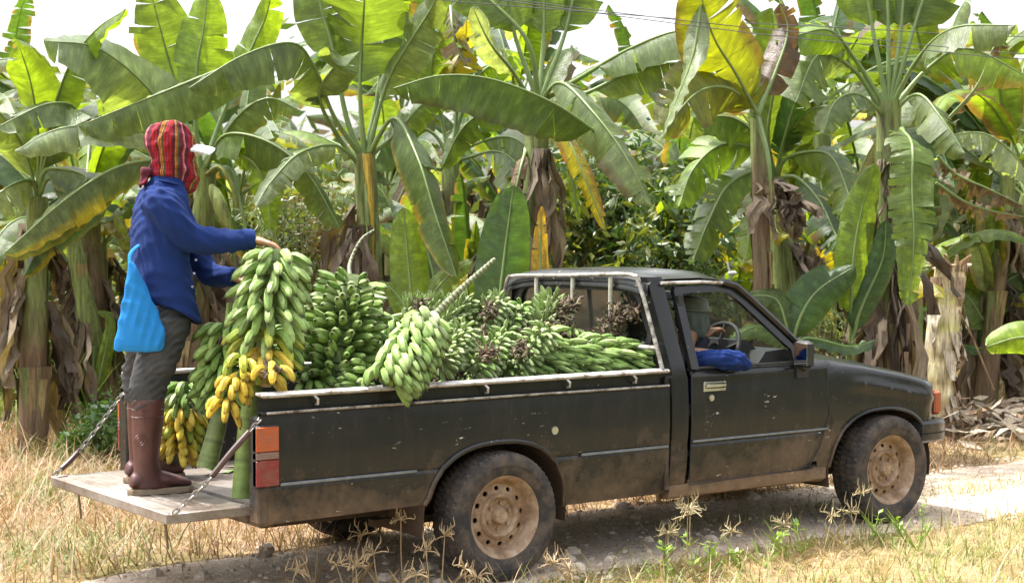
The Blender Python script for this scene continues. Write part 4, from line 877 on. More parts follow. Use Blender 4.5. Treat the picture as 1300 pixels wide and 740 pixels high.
def leaf(P, W_, col, parent, name='leaf', th=45, fold=25, N0=None, pf=.12, tears=.36, n=26, rib=(.14, .20, .06), edge=None, edgeamt=.4, rr=1., seed=None, droopy=.25, label=None):
    """banana leaf: P midrib points in world space (petiole first), W_ half width; th leans the blade's face from the camera (0) to the sky (90)"""
    rs = np.random.default_rng(seed if seed is not None else random.randrange(1 << 30))
    P = spline(P, n); seg = np.linalg.norm(np.diff(P, axis=0), axis=1); Ls = np.concatenate([[0], np.cumsum(seg)]); Lt = Ls[-1]
    T = np.gradient(P, axis=0); T /= np.linalg.norm(T, axis=1)[:, None]
    N0 = nrm(-VD*math.cos(R_(th))+V3(0, 0, math.sin(R_(th)))) if N0 is None else np.array(N0, float)
    mb = MB(); base = np.array(CG[col] if isinstance(col, str) else col)*rs.uniform(.85, 1.15)
    rad = np.interp(np.linspace(0, 1, n), [0, pf, 1], [.026*rr, .015*rr, .003])
    rc = np.array(rib)*1.0
    mb.tube(P, rad, 6, mi=1, c=rc)
    i0 = max(1, int(round(pf*(n-1)))); st = np.arange(i0, n); s = (st-i0)/(n-1-i0)
    wprof = np.clip(np.sin(np.pi*np.clip(s, 0, 1)**.78), 0, 1)**.42; wprof *= W_; wprof[-1] = .01; wprof[0] = min(wprof[0]+.012, .03)
    M_ = 5; us = np.linspace(0, 1, M_+1)
    for sg in (-1, 1):
        cuts = [0]
        k = 1
        while k < len(st)-1:
            if rs.random() < tears: cuts.append(k)
            k += 1
        cuts.append(len(st)-1)
        for a_, b_ in zip(cuts[:-1], cuts[1:]):
            if b_ <= a_: continue
            hinge = R_(fold)+rs.normal()*R_(droopy*22); curl = rs.normal()*.35+droopy*1.0; gap = rs.uniform(.04, .35)*(1 if tears > .05 else 0); shrink = rs.uniform(.74, 1.0) if tears > .05 else 1
            sub = []; cols = []; uv = []
            rows = list(range(a_, b_+1)); mid = (a_+b_)/2; eb = edge is not None and rs.random() < edgeamt
            ew = rs.uniform(.25, .6)
            for r_ in rows:
                i = st[r_]
                for u in us:
                    f = r_+(mid-r_)*gap*u**1.6*(2.0/(b_-a_+1)); fi = np.clip(f+i0, 0, n-1); lo = int(fi); hi = min(lo+1, n-1); w_ = fi-lo
                    C = P[lo]*(1-w_)+P[hi]*w_; t_ = nrm(T[lo]*(1-w_)+T[hi]*w_); side = np.cross(t_, N0); 
                    side = nrm(side) if np.linalg.norm(side) > .05 else nrm(np.cross(t_, (1, 0, 0))); Nn = np.cross(side, t_)
                    an = hinge+curl*u*.5; ww = np.interp(f, np.arange(len(st)), wprof)*shrink
                    rip = math.sin(r_*2.1+sg)*.010*u+rs.normal()*.006*u
                    p = C+side*sg*math.cos(an)*ww*u-Nn*math.sin(an)*ww*u+Nn*(rip+.02*u*(1-u))
                    # sweep of the veins towards the tip
                    p = p+t_*ww*u*.16
                    sub.append(p); c_ = base*(1.12 if r_ % 2 else .97)
                    if edge is not None:
                        k_ = np.clip((u-(1-ew))/.3, 0, 1) if eb else np.clip((u-.88)/.12, 0, 1)*.6
                        c_ = c_*(1-k_)+np.array(edge)*k_
                    cols.append(c_); uv.append((u*sg, Ls[i]/1.0))
            m = len(rows); q = M_+1; F = []
            for x in range(m-1):
                for y in range(M_):
                    g = (x*q+y, (x+1)*q+y, (x+1)*q+y+1, x*q+y+1); F.append(g if sg < 0 else g[::-1])
            mb.add(sub, F, 0, uv, cols)
    o = mb.build(name, [m_dead if col == 'D' or (not isinstance(col, str) and col[0] > col[1]*1.25 and col[2] > .03) else m_leaf, m_rib], parent, 70)
    if label: o['label'] = label
    return o
def shred(top, L, w_, parent, seed=None):
    """dry leaf hanging down the stem like torn cloth"""
    rs = np.random.default_rng(seed if seed is not None else random.randrange(1 << 30)); a = rs.uniform(0, 6.28); o = V3(math.cos(a), math.sin(a), 0); l = V3(-o[1], o[0], 0)
    mb = MB(); base = np.array(((.15, .115, .08), (.11, .08, .055), (.19, .15, .105), (.075, .055, .04))[rs.integers(4)])
    for k in range(rs.integers(5, 9)):
        n = 9; G = []; dx = rs.normal()*.075; ww = w_*rs.uniform(.15, .6); LL = L*rs.uniform(.5, 1.1); f1 = rs.uniform(5, 12); p0 = rs.uniform(0, 6)
        for i in range(n):
            v = i/(n-1); c = np.array(top)+o*(.10+.13*math.sin(v*1.7)+.02*rs.normal())+l*(dx*(1+2*v)+.03*math.sin(v*f1+p0))-V3(0, 0, v*LL); wd = ww*(.35+.9*math.sin(min(v*1.15, 1)*2.7))*.5
            G.append([c+l*wd*u*math.cos(v*3+p0)+o*(wd*u*math.sin(v*3+p0)+.025*math.sin(u*5+v*8)) for u in (-1, -.5, 0, .5, 1)])
        cs = base*rs.uniform(.7, 1.25); mb.add(np.array(G).reshape(-1, 3), [(i*5+j, (i+1)*5+j, (i+1)*5+j+1, i*5+j+1) for i in range(n-1) for j in range(4)], 0, [(v*.35, u*.16+k*.5) for v in range(n) for u in range(5)], cs)
    return mb.build('dry_leaf', m_dead, parent, 80)
def stem(mb, P, r0, r1, brown=.4, n=14, green=(.17, .22, .07), rs=None):
    P = spline(P, 22); v = np.linspace(0, 1, 22); r = r0+(r1-r0)*v; cs = []
    for i in range(22):
        k = 1 if v[i] < brown else max(0, 1-(v[i]-brown)/.18); k = np.clip(k+random.uniform(-.15, .15), 0, 1); cs.append(np.array((.15, .10, .06))*k+np.array(green)*(1-k))
    mb.tube(P, r*(1+np.array([random.uniform(-.05, .05) for _ in v])), n, cs=cs)
    # sheath flaps
    for k in range(7):
        t0 = random.uniform(.25, .9); i = int(t0*21); a = random.uniform(0, 6.28); c = P[i]; rr = r[i]; q = []; o = V3(math.cos(a), math.sin(a), 0); l = V3(-o[1], o[0], 0)
        for j in range(6): q.append([P[max(i-j*1, 0)]+(o*(rr*1.06-.004*j)+l*u*rr*(.9-.10*j)) for u in (-.8, 0, .8)])
        cc = np.array(random.choice(((.20, .14, .08), (.14, .18, .06), (.26, .2, .09)))); q = np.array(q); mb.rings([[p_ for p_ in row] for row in q], 0, False, False, cc)
    return P
def plant(name, label, foot, top, r0=.13, r1=.085, group=None, brown=.45, dry=5, cat='banana plant', mid=None, dryL=1.1):
    foot, top = np.array(foot, float), np.array(top, float); root = thing(name, foot, label, cat, group); mb = MB()
    P = stem(mb, [foot, mid if mid is not None else foot*.5+top*.5, top], r0, r1, brown); mb.build('trunk', m_stem, root, 60)
    for k in range(dry):
        t_ = random.uniform(.45, .95); shred(foot+(top-foot)*t_, random.uniform(.5, 1.1)*dryL, random.uniform(.12, .3), root)
    return root
EY = (.20, .17, .03); EB = (.13, .09, .04)
def petioles(root, top, n, length=1.9, az0=0., elev=(55, 82), W_=.26, cols=('G', 'B', 'L'), seed=0, lim=None, droop=1.0, th=None, tears=.3):
    r = random.Random(seed)
    for k in range(n):
        a = az0+k*2.39996+r.uniform(-.3, .3); e = R_(r.uniform(*elev)); L = length*r.uniform(.8, 1.15); p = np.array(top, float)+V3(0, 0, r.uniform(-.12, .1)); pts = [p]; d = V3(math.cos(a)*math.cos(e), math.sin(a)*math.cos(e), math.sin(e)); N = 6
        g = r.uniform(.5, 1.3)*droop
        for i in range(N):
            pts.append(pts[-1]+d*L/N); d = nrm(d-V3(0, 0, .085*g*(i+1)))
        o = V3(math.cos(a), math.sin(a), 0); leaf(pts, W_*r.uniform(.8, 1.15), r.choice(cols), root, N0=nrm(V3(0, 0, 1)-o*.3), fold=r.uniform(12, 50), pf=.22, tears=r.choice((.1, .3, .5))*tears/.3, edge=r.choice((None, EY, EB, EB)), edgeamt=.3, n=22)
def HL(root, pts, W_, col, **k):
    """leaf whose midrib runs through the given sight lines at given distances"""
    return leaf([at(*p) for p in pts], W_, col, root, **k)
def hero(label, crown, fpx, d, **k):
    top = at(crown[0], crown[1], d); foot = at(fpx, 450, d); foot[2] = 0; return plant('banana_plant', label, foot, top, **k), top
# A: tall plant centre left
pA, tA = hero('tall banana plant with a yellow sheath on its stem, above the big round bunch', (463, 195), 482, 13.2, brown=.5, dry=6)
d = 13.2
HL(pA, [(463, 200, d), (457, 120, d), (459, 60, d), (462, 15, d-.2), (464, -40, d-.5)], .40, 'G', th=0, fold=14, pf=.36, tears=.2)
HL(pA, [(460, 200, d), (440, 150, d), (422, 60, d), (405, 0, d), (395, -60, d)], .3, 'G', pf=.5)
HL(pA, [(466, 198, d), (490, 110, d), (515, 62, d-.2), (548, 10, d-.3), (560, -20, d-.4)], .24, 'B', th=20, fold=30, pf=.28, tears=.3)
HL(pA, [(466, 200, d), (500, 150, d-.2), (530, 200, d-.8), (552, 270, d-1.0), (580, 352, d-1.1)], .25, 'G', th=35, fold=42, pf=.16, edge=(.34, .24, .03), edgeamt=.3, tears=.28)
HL(pA, [(460, 200, d), (425, 150, d-.2), (400, 88, d-.5), (372, 55, d-.8), (310, 70, d-1.1), (240, 112, d-1.3)], .34, 'B', th=42, fold=38, pf=.24, tears=.12, n=32)
HL(pA, [(458, 205, d), (430, 175, d), (405, 120, d-.4), (430, 75, d-.6), (415, 60, d-.8)], .20, 'B', th=40, fold=40, pf=.5, tears=.2)
HL(pA, [(461, 205, d), (478, 130, d+.1), (486, 60, d+.2), (490, 0, d+.3), (500, -50, d)], .3, 'G', pf=.45)
HL(pA, [(458, 210, d), (425, 185, d-.2), (380, 195, d-.5), (345, 230, d-.7), (325, 262, d-.8)], .19, 'P', th=60, fold=30, pf=.1)
HL(pA, [(468, 200, d), (500, 172, d), (540, 130, d), (575, 120, d)], .16, 'G', pf=.2)
HL(pA, [(463, 190, d+.1), (466, 260, d-.15), (470, 330, d-.15)], .05, 'D', th=0, pf=.9)
mb = MB(); mb.tube(spline([at(466, 196, d-.12), at(470, 240, d-.14), at(472, 300, d-.14), at(474, 330, d-.13)], 10), [.04, .042, .036, .03, .028, .026, .022, .02, .015, .01], 8, cs=[(.42, .30, .05)]*10); mb.build('yellow_sheath', m_stem, pA)
# B: plant right of centre with long arching leaf
pB, tB = hero('banana plant right of centre whose long dark leaf arches across its own stem', (684, 125), 665, 12.8, brown=.3, dry=5, r1=.09)
d = 12.8
HL(pB, [(684, 150, d), (720, 172, d-.3), (757, 168, d-.7), (700, 130, d-.9), (625, 101, d-1.0), (560, 96, d-1.0), (500, 112, d-1.0)][2:], .31, 'G', th=42, fold=46, pf=.02, tears=.10, n=34, edge=(.075, .06, .03), edgeamt=.2, rr=.8)
HL(pB, [(686, 130, d), (712, 105, d-.3), (755, 145, d-.7), (795, 200, d-.9), (827, 262, d-1.0)], .26, 'B', th=32, fold=34, pf=.12, tears=.2, edge=(.10, .075, .035), edgeamt=.3)
HL(pB, [(684, 130, d), (735, 100, d-.2), (800, 62, d-.5), (870, 38, d-.8), (960, 45, d-1)], .30, 'B', th=50, fold=28, pf=.3, tears=.25, n=30)
HL(pB, [(686, 135, d), (745, 118, d-.3), (810, 88, d-.4), (880, 82, d-.5), (930, 110, d-.5)], .26, 'B', th=45, fold=40, pf=.3, tears=.35)
for x2, x3, dd in ((655, 640, 0), (690, 692, .1), (715, 735, .1), (668, 600, -.2)):
    HL(pB, [(684, 130, d), (x2, 50, d+dd), (x3, -20, d+dd), (x3+(x3-680)*.8, -90, d+dd)], .3, 'G', pf=.4)
HL(pB, [(690, 140, d), (715, 165, d-.4), (738, 215, d-.6), (768, 292, d-.7)], .14, (.36, .33, .02), th=10, fold=52, pf=.05, tears=.4, edge=(.3, .16, .04))
HL(pB, [(678, 135, d), (650, 90, d-.3), (622, 55, d-.6), (600, 10, d-.8)], .14, 'P', th=20, pf=.3)
HL(pB, [(668, 190, d), (662, 210, d-.2), (650, 260, d-.3), (640, 300, d-.3)], .06, 'D', th=10)
HL(pB, [(680, 150, d), (705, 170, d-.1), (722, 210, d-.2), (735, 280, d-.2)], .05, 'L', th=10, pf=.6)
HL(pB, [(683, 135, d), (640, 130, d+.4), (590, 160, d+.6), (560, 215, d+.7)], .22, 'G', th=40, fold=35, pf=.2)
# C between them, further back
pC, tC = hero('banana plant further back between the two tall centre plants, wrapped in dry sheaths', (572, 205), 570, 16., brown=.75, dry=8)
d = 16.
for pts, w, c, kk in (([(560, 150), (548, 90), (560, 30)], .3, 'G', {}), ([(585, 150), (610, 95), (650, 70)], .3, 'L', {}), ([(600, 185), (650, 175), (700, 215)], .3, 'B', {}), ([(550, 170), (505, 160), (470, 215)], .3, 'G', {}), ([(580, 140), (575, 95), (590, 55), (592, 25)], .26, 'Y', {}), ([(560, 215), (528, 215), (500, 265)], .2, 'D', {}), ([(595, 200), (640, 195), (690, 250)], .3, 'P', {})):
    HL(pC, [(572, 208, d)]+[(a, b, d-.3*i) for i, (a, b) in enumerate(pts)], w, c, pf=.3, th=35, fold=35, **kk)
HL(pC, [(572, 8, 15.4), (574, 32, 15.2), (580, 60, 15.2), (592, 85, 15.2)], .26, 'D', th=0, fold=60, pf=.0, tears=.7, droopy=1.)
# D: tall plant right
pD, tD = hero('tall banana plant on the right with a fan of thick pale stalks at its crown', (1128, 128), 1133, 12.6, brown=.35, dry=7, r1=.095)
d = 12.6
for x2, y2, x3, y3 in ((1112, 60, 1095, -30), (1128, 50, 1126, -30), (1142, 55, 1150, -30), (1150, 70, 1180, -20)):
    HL(pD, [(1128, 140, d), (x2, y2, d), (x3, y3, d), (x3+(x3-1128)*.8, y3-70, d)], .32, 'G', pf=.45)
HL(pD, [(1130, 140, d), (1165, 75, d-.2), (1210, 36, d-.6), (1290, 32, d-1.0)], .30, 'B', th=48, fold=34, pf=.26, tears=.2)
HL(pD, [(1132, 140, d), (1180, 85, d+.2), (1230, 62, d), (1310, 100, d-.2)], .30, 'L', th=50, fold=42, pf=.3, edge=EY, edgeamt=.6)
HL(pD, [(1125, 140, d), (1085, 75, d-.1), (1050, 38, d-.4), (985, 55, d-.6)], .26, 'L', th=35, fold=25, pf=.35)
HL(pD, [(1122, 145, d), (1085, 90, d-.1), (1040, 70, d-.3), (1010, 130, d-.5)], .30, 'B', th=20, fold=25, pf=.35)
HL(pD, [(1145, 165, d-.2), (1158, 185, d-.8), (1158, 240, d-.9), (1160, 310, d-.95), (1153, 388, d-.9)], .20, 'G', th=0, fold=12, pf=.04, tears=.55, n=34)
HL(pD, [(1130, 145, d), (1165, 120, d-.2), (1195, 150, d-.5), (1225, 195, d-.7)], .24, 'B', th=55, fold=40, pf=.15)
HL(pD, [(1126, 150, d), (1090, 120, d-.3), (1060, 130, d-.5), (1045, 170, d-.6)], .22, 'B', th=60, fold=30, pf=.15)
# E: stocky plant right of centre
pE, tE = hero('stocky banana plant behind the bonnet with wide arching pale leaf stalks', (985, 225), 1010, 13.4, brown=.3, dry=4, dryL=.7, r1=.10)
d = 13.4
for pts, w, c, kk in (([(975, 170), (985, 90), (980, 10)], .30, 'G', {}), ([(1000, 175), (1030, 140), (1065, 135)], .3, 'G', {}), ([(960, 190), (915, 185), (880, 215), (862, 262)], .26, 'L', {}), ([(965, 180), (930, 150), (880, 150)], .28, 'G', {}),
                     ([(1000, 200), (1050, 195), (1075, 240), (1080, 270)], .25, 'G', {}), ([(992, 190), (1010, 130), (1030, 95)], .22, 'K', {}), ([(965, 215), (925, 235), (900, 280), (880, 330)], .24, 'G', {}), ([(1010, 225), (1040, 255), (1062, 300), (1075, 318)], .22, 'K', {'edge': EB}), ([(975, 235), (955, 270), (948, 330)], .15, 'L', {'edge': EY}), ([(985, 240), (985, 290), (1000, 300)], .12, 'Y', {})):
    HL(pE, [(985, 230, d)]+[(a, b, d-.15-.22*i) for i, (a, b) in enumerate(pts)], w, c, pf=.2, th=30, fold=32, **kk)
# F: plant behind the worker's head
pF, tF = hero('banana plant behind the worker head with a fat flower bud on a curved stalk', (262, 215), 235, 13.6, brown=.45, dry=7, r0=.16)
d = 13.6
HL(pF, [(255, 215, d), (248, 150, d), (250, 85, d), (258, 40, d), (264, -10, d)], .30, 'L', th=0, fold=10, pf=.4, tears=.2)
HL(pF, [(250, 215, d), (235, 150, d+.2), (215, 80, d+.2), (203, 35, d+.1), (190, -15, d)], .34, 'G', th=5, fold=14, pf=.35, tears=.15)
HL(pF, [(258, 215, d), (285, 140, d+.2), (320, 60, d+.2), (338, 20, d+.2), (345, -10, d)], .18, 'L', th=0, pf=.45)
HL(pF, [(250, 220, d), (220, 170, d-.3), (190, 115, d-.5), (125, 62, d-.8), (55, 52, d-1.0)], .40, 'B', th=38, fold=26, pf=.2, tears=.1, n=32)
HL(pF, [(255, 215, d), (262, 140, d-.3), (330, 68, d-.6), (230, 108, d-.9), (100, 160, d-1.1)][2:], .32, 'B', th=50, fold=36, pf=.0, tears=.12, n=32)
HL(pF, [(250, 220, d), (200, 175, d-.5), (130, 160, d-.9), (70, 165, d-1.1), (20, 192, d-1.2)], .25, 'P', th=68, fold=18, pf=.15, tears=.05)
HL(pF, [(262, 215, d), (285, 172, d-.4), (340, 180, d-.6), (390, 220, d-.7), (432, 290, d-.8)], .26, 'G', th=40, fold=42, pf=.08, tears=.15, n=30)
HL(pF, [(262, 210, d), (300, 150, d), (340, 125, d), (380, 140, d)], .22, 'B', th=40, fold=40, pf=.25, edge=EY)
HL(pF, [(290, 195, d-.4), (320, 205, d-.5), (338, 240, d-.5), (345, 292, d-.5)], .16, 'L', th=5, fold=20, pf=.0, tears=.5)
HL(pF, [(262, 220, d), (290, 215, d-.3), (305, 260, d-.4), (315, 305, d-.4)], .03, 'L', pf=.9)
mb = MB(); mb.tube(spline([at(262, 222, d-.1), at(280, 212, d-.4), at(296, 240, d-.45), at(300, 262, d-.4)], 12), .018, 8, cs=[(.2, .24, .07)]*12); mb.tube(spline([at(268, 235, d-.3), at(284, 272, d-.35), at(296, 300, d-.35)], 8), [.02, .05, .06, .06, .055, .045, .03, .008], 10, cs=[(.22, .27, .08)]*8); mb.build('flower_bud', m_stem, pF)
# G: far left clump
pG, tG = hero('banana plant at the far left edge with a fan of pale stalks', (48, 250), 40, 13.2, brown=.4, dry=6)
d = 13.2
for pts, w, c, kk in (([(30, 190), (5, 150), (-30, 110)], .3, 'B', {}), ([(48, 170), (40, 110), (25, 60)], .28, 'L', {}), ([(62, 190), (95, 140), (60, 132), (-5, 162)], .26, 'B', {}), ([(60, 215), (110, 225), (80, 255), (5, 325)], .3, 'B', {'edge': (.33, .29, .03), 'edgeamt': .5}),
                     ([(58, 180), (85, 90), (120, 40), (160, 12)], .2, 'L', {}), ([(40, 230), (15, 235), (-20, 260)], .25, 'P', {}), ([(65, 225), (110, 250), (60, 300), (30, 350)], .2, 'K', {'edge': EY})):
    HL(pG, [(48, 252, d)]+[(a, b, d-.1-.2*i) for i, (a, b) in enumerate(pts)], w, c, pf=.18, th=48, fold=34, tears=.15, **kk)
HL(pG, [(215, 200, 12.8), (150, 212, 12.6), (85, 252, 12.4), (5, 322, 12.3)], .28, 'B', th=52, fold=50, pf=.03, tears=.1, edge=(.36, .31, .03), edgeamt=.45, n=30)
# H: brown stems left of the worker
pH, tH = hero('pair-like brown stem draped in dead leaves left of the worker', (108, 285), 128, 15.6, brown=.85, dry=9, r0=.2, r1=.14, dryL=1.1)
pH['label'] = 'thick brown stem draped in dead grey leaves, just left of the worker legs'
petioles(pH, tH, 8, 1.9, .4, (40, 75), seed=5, droop=1.3)
pI, tI = hero('slim leaning stem with a rusty green sheath, between the dead leaves and the worker', (92, 300), 138, 14.9, brown=.25, dry=2, r0=.12, r1=.07)
petioles(pI, tI, 6, 1.5, 1.4, (30, 70), seed=6, droop=1.5, cols=('G', 'K'))
# J: right edge leaning trunk, K: cut trunk
fo = at_z(1228, 522, 0); pJ = plant('banana_plant', 'leaning brown banana trunk at the right edge beyond the cut stump', fo, at(1312, 250, 15.6), .20, .12, brown=.8, dry=2)
petioles(pJ, at(1312, 250, 15.6), 8, 2.2, .2, (40, 75), seed=9)
for pts in ([(1190, 198, 13.), (1215, 222, 13), (1255, 240, 13), (1300, 262, 13)], [(1188, 232, 13.), (1225, 256, 13), (1260, 268, 13), (1300, 275, 13)], [(1205, 150, 13.2), (1240, 110, 13), (1262, 60, 13), (1280, 60, 13)]):
    leaf([at(*p) for p in pts], .16, 'D', pJ, th=20, fold=75, pf=.0, tears=.8, droopy=.8)
HL(pJ, [(1300, 230, 14), (1290, 200, 13.6), (1250, 170, 13.4), (1200, 172, 13.2)], .24, 'P', th=60, fold=40, tears=.7)
fo = at(1186, 545, 14.0); fo[2] = 0; kt = thing('cut_banana_trunk', fo, 'pale peeling cut off banana trunk standing in front of the bumper', 'tree stump'); d = (fo-CAM)@VD
mb = MB(); P = spline([fo, at(1195, 440, d), at(1208, 336, d)], 20); cs = [np.array(random.choice(((.72, .70, .34), (.80, .74, .50), (.62, .50, .32), (.78, .70, .52), (.52, .52, .22), (.62, .58, .36), (.46, .38, .22), (.58, .52, .38)))) for _ in P]; mb.tube(P, np.linspace(.145, .135, 20), 16, cs=cs)
rs_ = random.Random(4)
for k in range(26):
    i = rs_.randrange(1, 19); a = rs_.uniform(0, 6.28); o = V3(math.cos(a), math.sin(a), 0); l = V3(-o[1], o[0], 0); q = []
    for j in range(6): q.append([P[i]+V3(0, 0, .05-.05*j)+o*(.146+.012*j*rs_.uniform(0, 1.3))+l*u*(.075-.011*j) for u in (-1, -.3, .4, 1)])
    mb.rings(q, 0, False, False, np.array(rs_.choice(((.50, .43, .33), (.26, .17, .11), (.60, .54, .44), (.38, .29, .2)))))
mb.build('trunk', m_stem, kt, 60)
mb = MB()
for k in range(22):
    a = rs_.uniform(0, 6.28); b = at(1208, 336, d)+V3(math.cos(a), math.sin(a), 0)*.12; e = b+V3(math.cos(a)*rs_.uniform(0, .16), math.sin(a)*rs_.uniform(0, .16), rs_.uniform(-.10, .10)); mb.tube([b-V3(0, 0, .06), b, e], [(.035, .01), (.03, .008), (.01, .003)], 6, c=rs_.choice(((.5, .42, .3), (.36, .25, .16), (.28, .18, .1))))
mb.build('frayed_top', m_stem, kt)
for px, py, d0 in ((1262, 440, 13.9), (1225, 500, 13.9)):
    a = at(1195, py-80, d0); mb = MB(); mb.tube(spline([a, at((px+1190)/2, py-30, d0), at(px, py+55, d0)], 8), [.008]*8, 6, c=(.25, .17, .1)); mb.build('dry_strip', m_stem, kt)
# yellow sunburnt plant, close on the right
pL, tL = hero('banana plant whose two huge yellowing leaves hang over the cab roof', (962, 150), 975, 12.2, brown=.8, dry=4, r0=.085, r1=.055, dryL=.6)
d = 11.6
HL(pL, [(962, 145, d+.2), (935, 95, d), (905, 45, d-.3), (885, -25, d-.5)], .36, (.105, .125, .008), th=0, fold=12, pf=.02, tears=.3, edge=(.075, .055, .02), edgeamt=.5)
HL(pL, [(962, 140, d+.3), (925, 112, d), (885, 118, d-.3), (842, 165, d-.5)], .30, (.10, .12, .010), th=0, fold=14, pf=.02, tears=.35, edge=(.075, .055, .02), edgeamt=.5)
HL(pL, [(890, 5, d-.4), (880, 70, d-.5), (862, 120, d-.5), (840, 175, d-.5)], .10, 'P', th=85, fold=5, pf=.0, tears=.05)
HL(pL, [(960, 150, d+.2), (985, 90, d+.3), (1000, 40, d+.4), (990, 5, d+.4)], .18, (.10, .06, .03), th=0, fold=30, pf=.2)
HL(pL, [(962, 150, d+.2), (975, 200, d), (980, 260, d)], .05, 'D', pf=.7)
# suckers and low plants with broad upright leaves
def sucker(label, foot_px, d, leaves, r=.05):
    f = at(foot_px, 450, d); f[2] = 0; t_ = f+V3(0, 0, .9); root = plant('young_banana_plant', label, f, t_, r, r*.7, dry=0, brown=.1)
    for pts, w, c, kk in leaves: leaf([t_-V3(0, 0, .15)]+[at(a, b, d-.1) for a, b in pts], w, c, root, pf=.22, **{**dict(th=0, fold=10, tears=.05), **kk})
    return root
sucker('young banana plant with one bright backlit upright leaf behind the big round bunch', 528, 12.4, [([(524, 400), (518, 330), (512, 264)], .155, 'L', {}), ([(540, 400), (560, 360), (600, 330)], .10, 'L', {'th': 30}), ([(520, 405), (500, 370), (480, 360)], .09, 'L', {'th': 40})])
sucker('young banana plant with one broad dark upright leaf left of the guard frame', 625, 11.4, [([(632, 400), (642, 310), (652, 236)], .20, 'K', {'tears': .02}), ([(680, 400), (686, 310), (688, 262)], .075, (.36, .24, .03), {'tears': .3}), ([(600, 420), (588, 400), (560, 380)], .1, 'G', {'th': 30})])
sucker('young banana plant with a bright green upright leaf behind the wing mirror', 1080, 12.4, [([(1082, 350), (1092, 275), (1112, 208)], .16, 'L', {}), ([(1090, 400), (1120, 330), (1125, 280)], .12, 'K', {'th': 20})])
sucker('low banana plant with wide dark leaves lying over the bonnet', 1010, 12.2, [([(1010, 420), (1035, 372), (1085, 338)], .17, 'K', {'th': 25}), ([(1000, 420), (985, 380), (950, 375)], .12, 'G', {'th': 40}), ([(1020, 430), (1080, 440), (1110, 432)], .10, 'K', {'th': 70}), ([(990, 430), (960, 415), (925, 432)], .1, 'L', {'th': 60})])
sucker('low banana plant with glossy leaves right of the cut trunk', 1262, 15.6, [([(1245, 400), (1230, 378), (1218, 372)], .16, 'G', {'th': 30}), ([(1265, 390), (1275, 360), (1300, 345)], .2, 'G', {'th': 30}), ([(1255, 400), (1250, 440), (1215, 436)], .1, 'K', {'th': 60})])
sucker('small sucker with one round leaf among the dead leaves at the left', 118, 14.8, [([(112, 510), (108, 480), (107, 448)], .075, 'L', {}), ([(120, 500), (140, 410), (125, 396)], .07, 'L', {'th': 20})], .02)
rt = thing('banana_plant', at_z(1420, 640, 0), 'bright green leaf tip reaching in at the right edge above the dead leaf pile', 'banana plant')
b0 = at_z(1420, 640, 0); t0_ = at(1400, 470, 9.2); mb = MB(); stem(mb, [b0, (b0+t0_)/2, t0_], .08, .05); mb.build('trunk', m_stem, rt)
leaf([t0_, at(1350, 440, 9.2), at(1300, 428, 9.2), at(1252, 440, 9.2)], .15, 'L', rt, th=0, fold=20, pf=.2, tears=.1)
# rows behind: built once, copied with their parts
protos = []
for i in range(7):
    n0 = len(bpy.data.objects); h = (2.5, 2.9, 2.2, 3.1, 2.6, 1.9, 2.8)[i]; lean = V3(random.uniform(-.25, .25), random.uniform(-.25, .25), h)
    p = plant('banana_plant', 'leafy banana plant with dry leaves in the rows behind the front plants', (0, 0, 0), lean, random.uniform(.11, .16), .08, 'banana plants in the back rows', brown=.55, dry=4, dryL=1.2)
    petioles(p, lean, 10, random.uniform(1.9, 2.4), random.random()*6, (30, 80), .29, ('G', 'G', 'B', 'G', 'L', 'K', 'P', 'K'), seed=i+40, droop=1.25)
    KIDS[p.name] = list(p.children); protos.append(p)
spots = []
r2 = random.Random(11)
rows_ = [(15.8, 6, 90), (17.8, 7, 80), (20, 9, 80), (23, 11, 60), (27, 13, 50), (32, 14, 40)]
for dd, cnt, jit in rows_:
    for k in range(cnt):
        px = -140+(k+.5)*1580/cnt+r2.uniform(-jit, jit)*.8; d_ = dd+r2.uniform(-.8, .8)
        if dd < 19 and (abs(px-780) < 75 or abs(px-380) < 45 or abs(px-640) < 20): continue
        spots.append((px, d_))
for k in range(9):   # plants standing on round the left side of the clearing, which the cab glass mirrors
    spots.append((None, (-1.8-1.3*k+r2.uniform(-.4, .4), 9.2+r2.uniform(-.6, .6)-(k % 2)*2.0)))
for j, (px, d_) in enumerate(spots):
    p = protos[j % 7]; g = V3(*d_, 0) if px is None else at(px, 300, d_); g[2] = 0; d_ = 30 if px is None else d_; s_ = r2.uniform(.85, 1.2)*((.92 if px is None or px > 600 else .74) if d_ < 19 else (1.0 if px > 600 else .85) if d_ < 22 else 1.0 if d_ < 26 else 1.12)
    if j < 7: p.location = tuple(g); p.rotation_euler = (0, 0, r2.random()*6.28); p.scale = (s_,)*3; o = p
    else: o = copy_thing(p, g, (0, 0, r2.random()*6.28), (s_,)*3)
ylab = 'young banana plant with upright broken leaves among the dead leaves between the front stems'
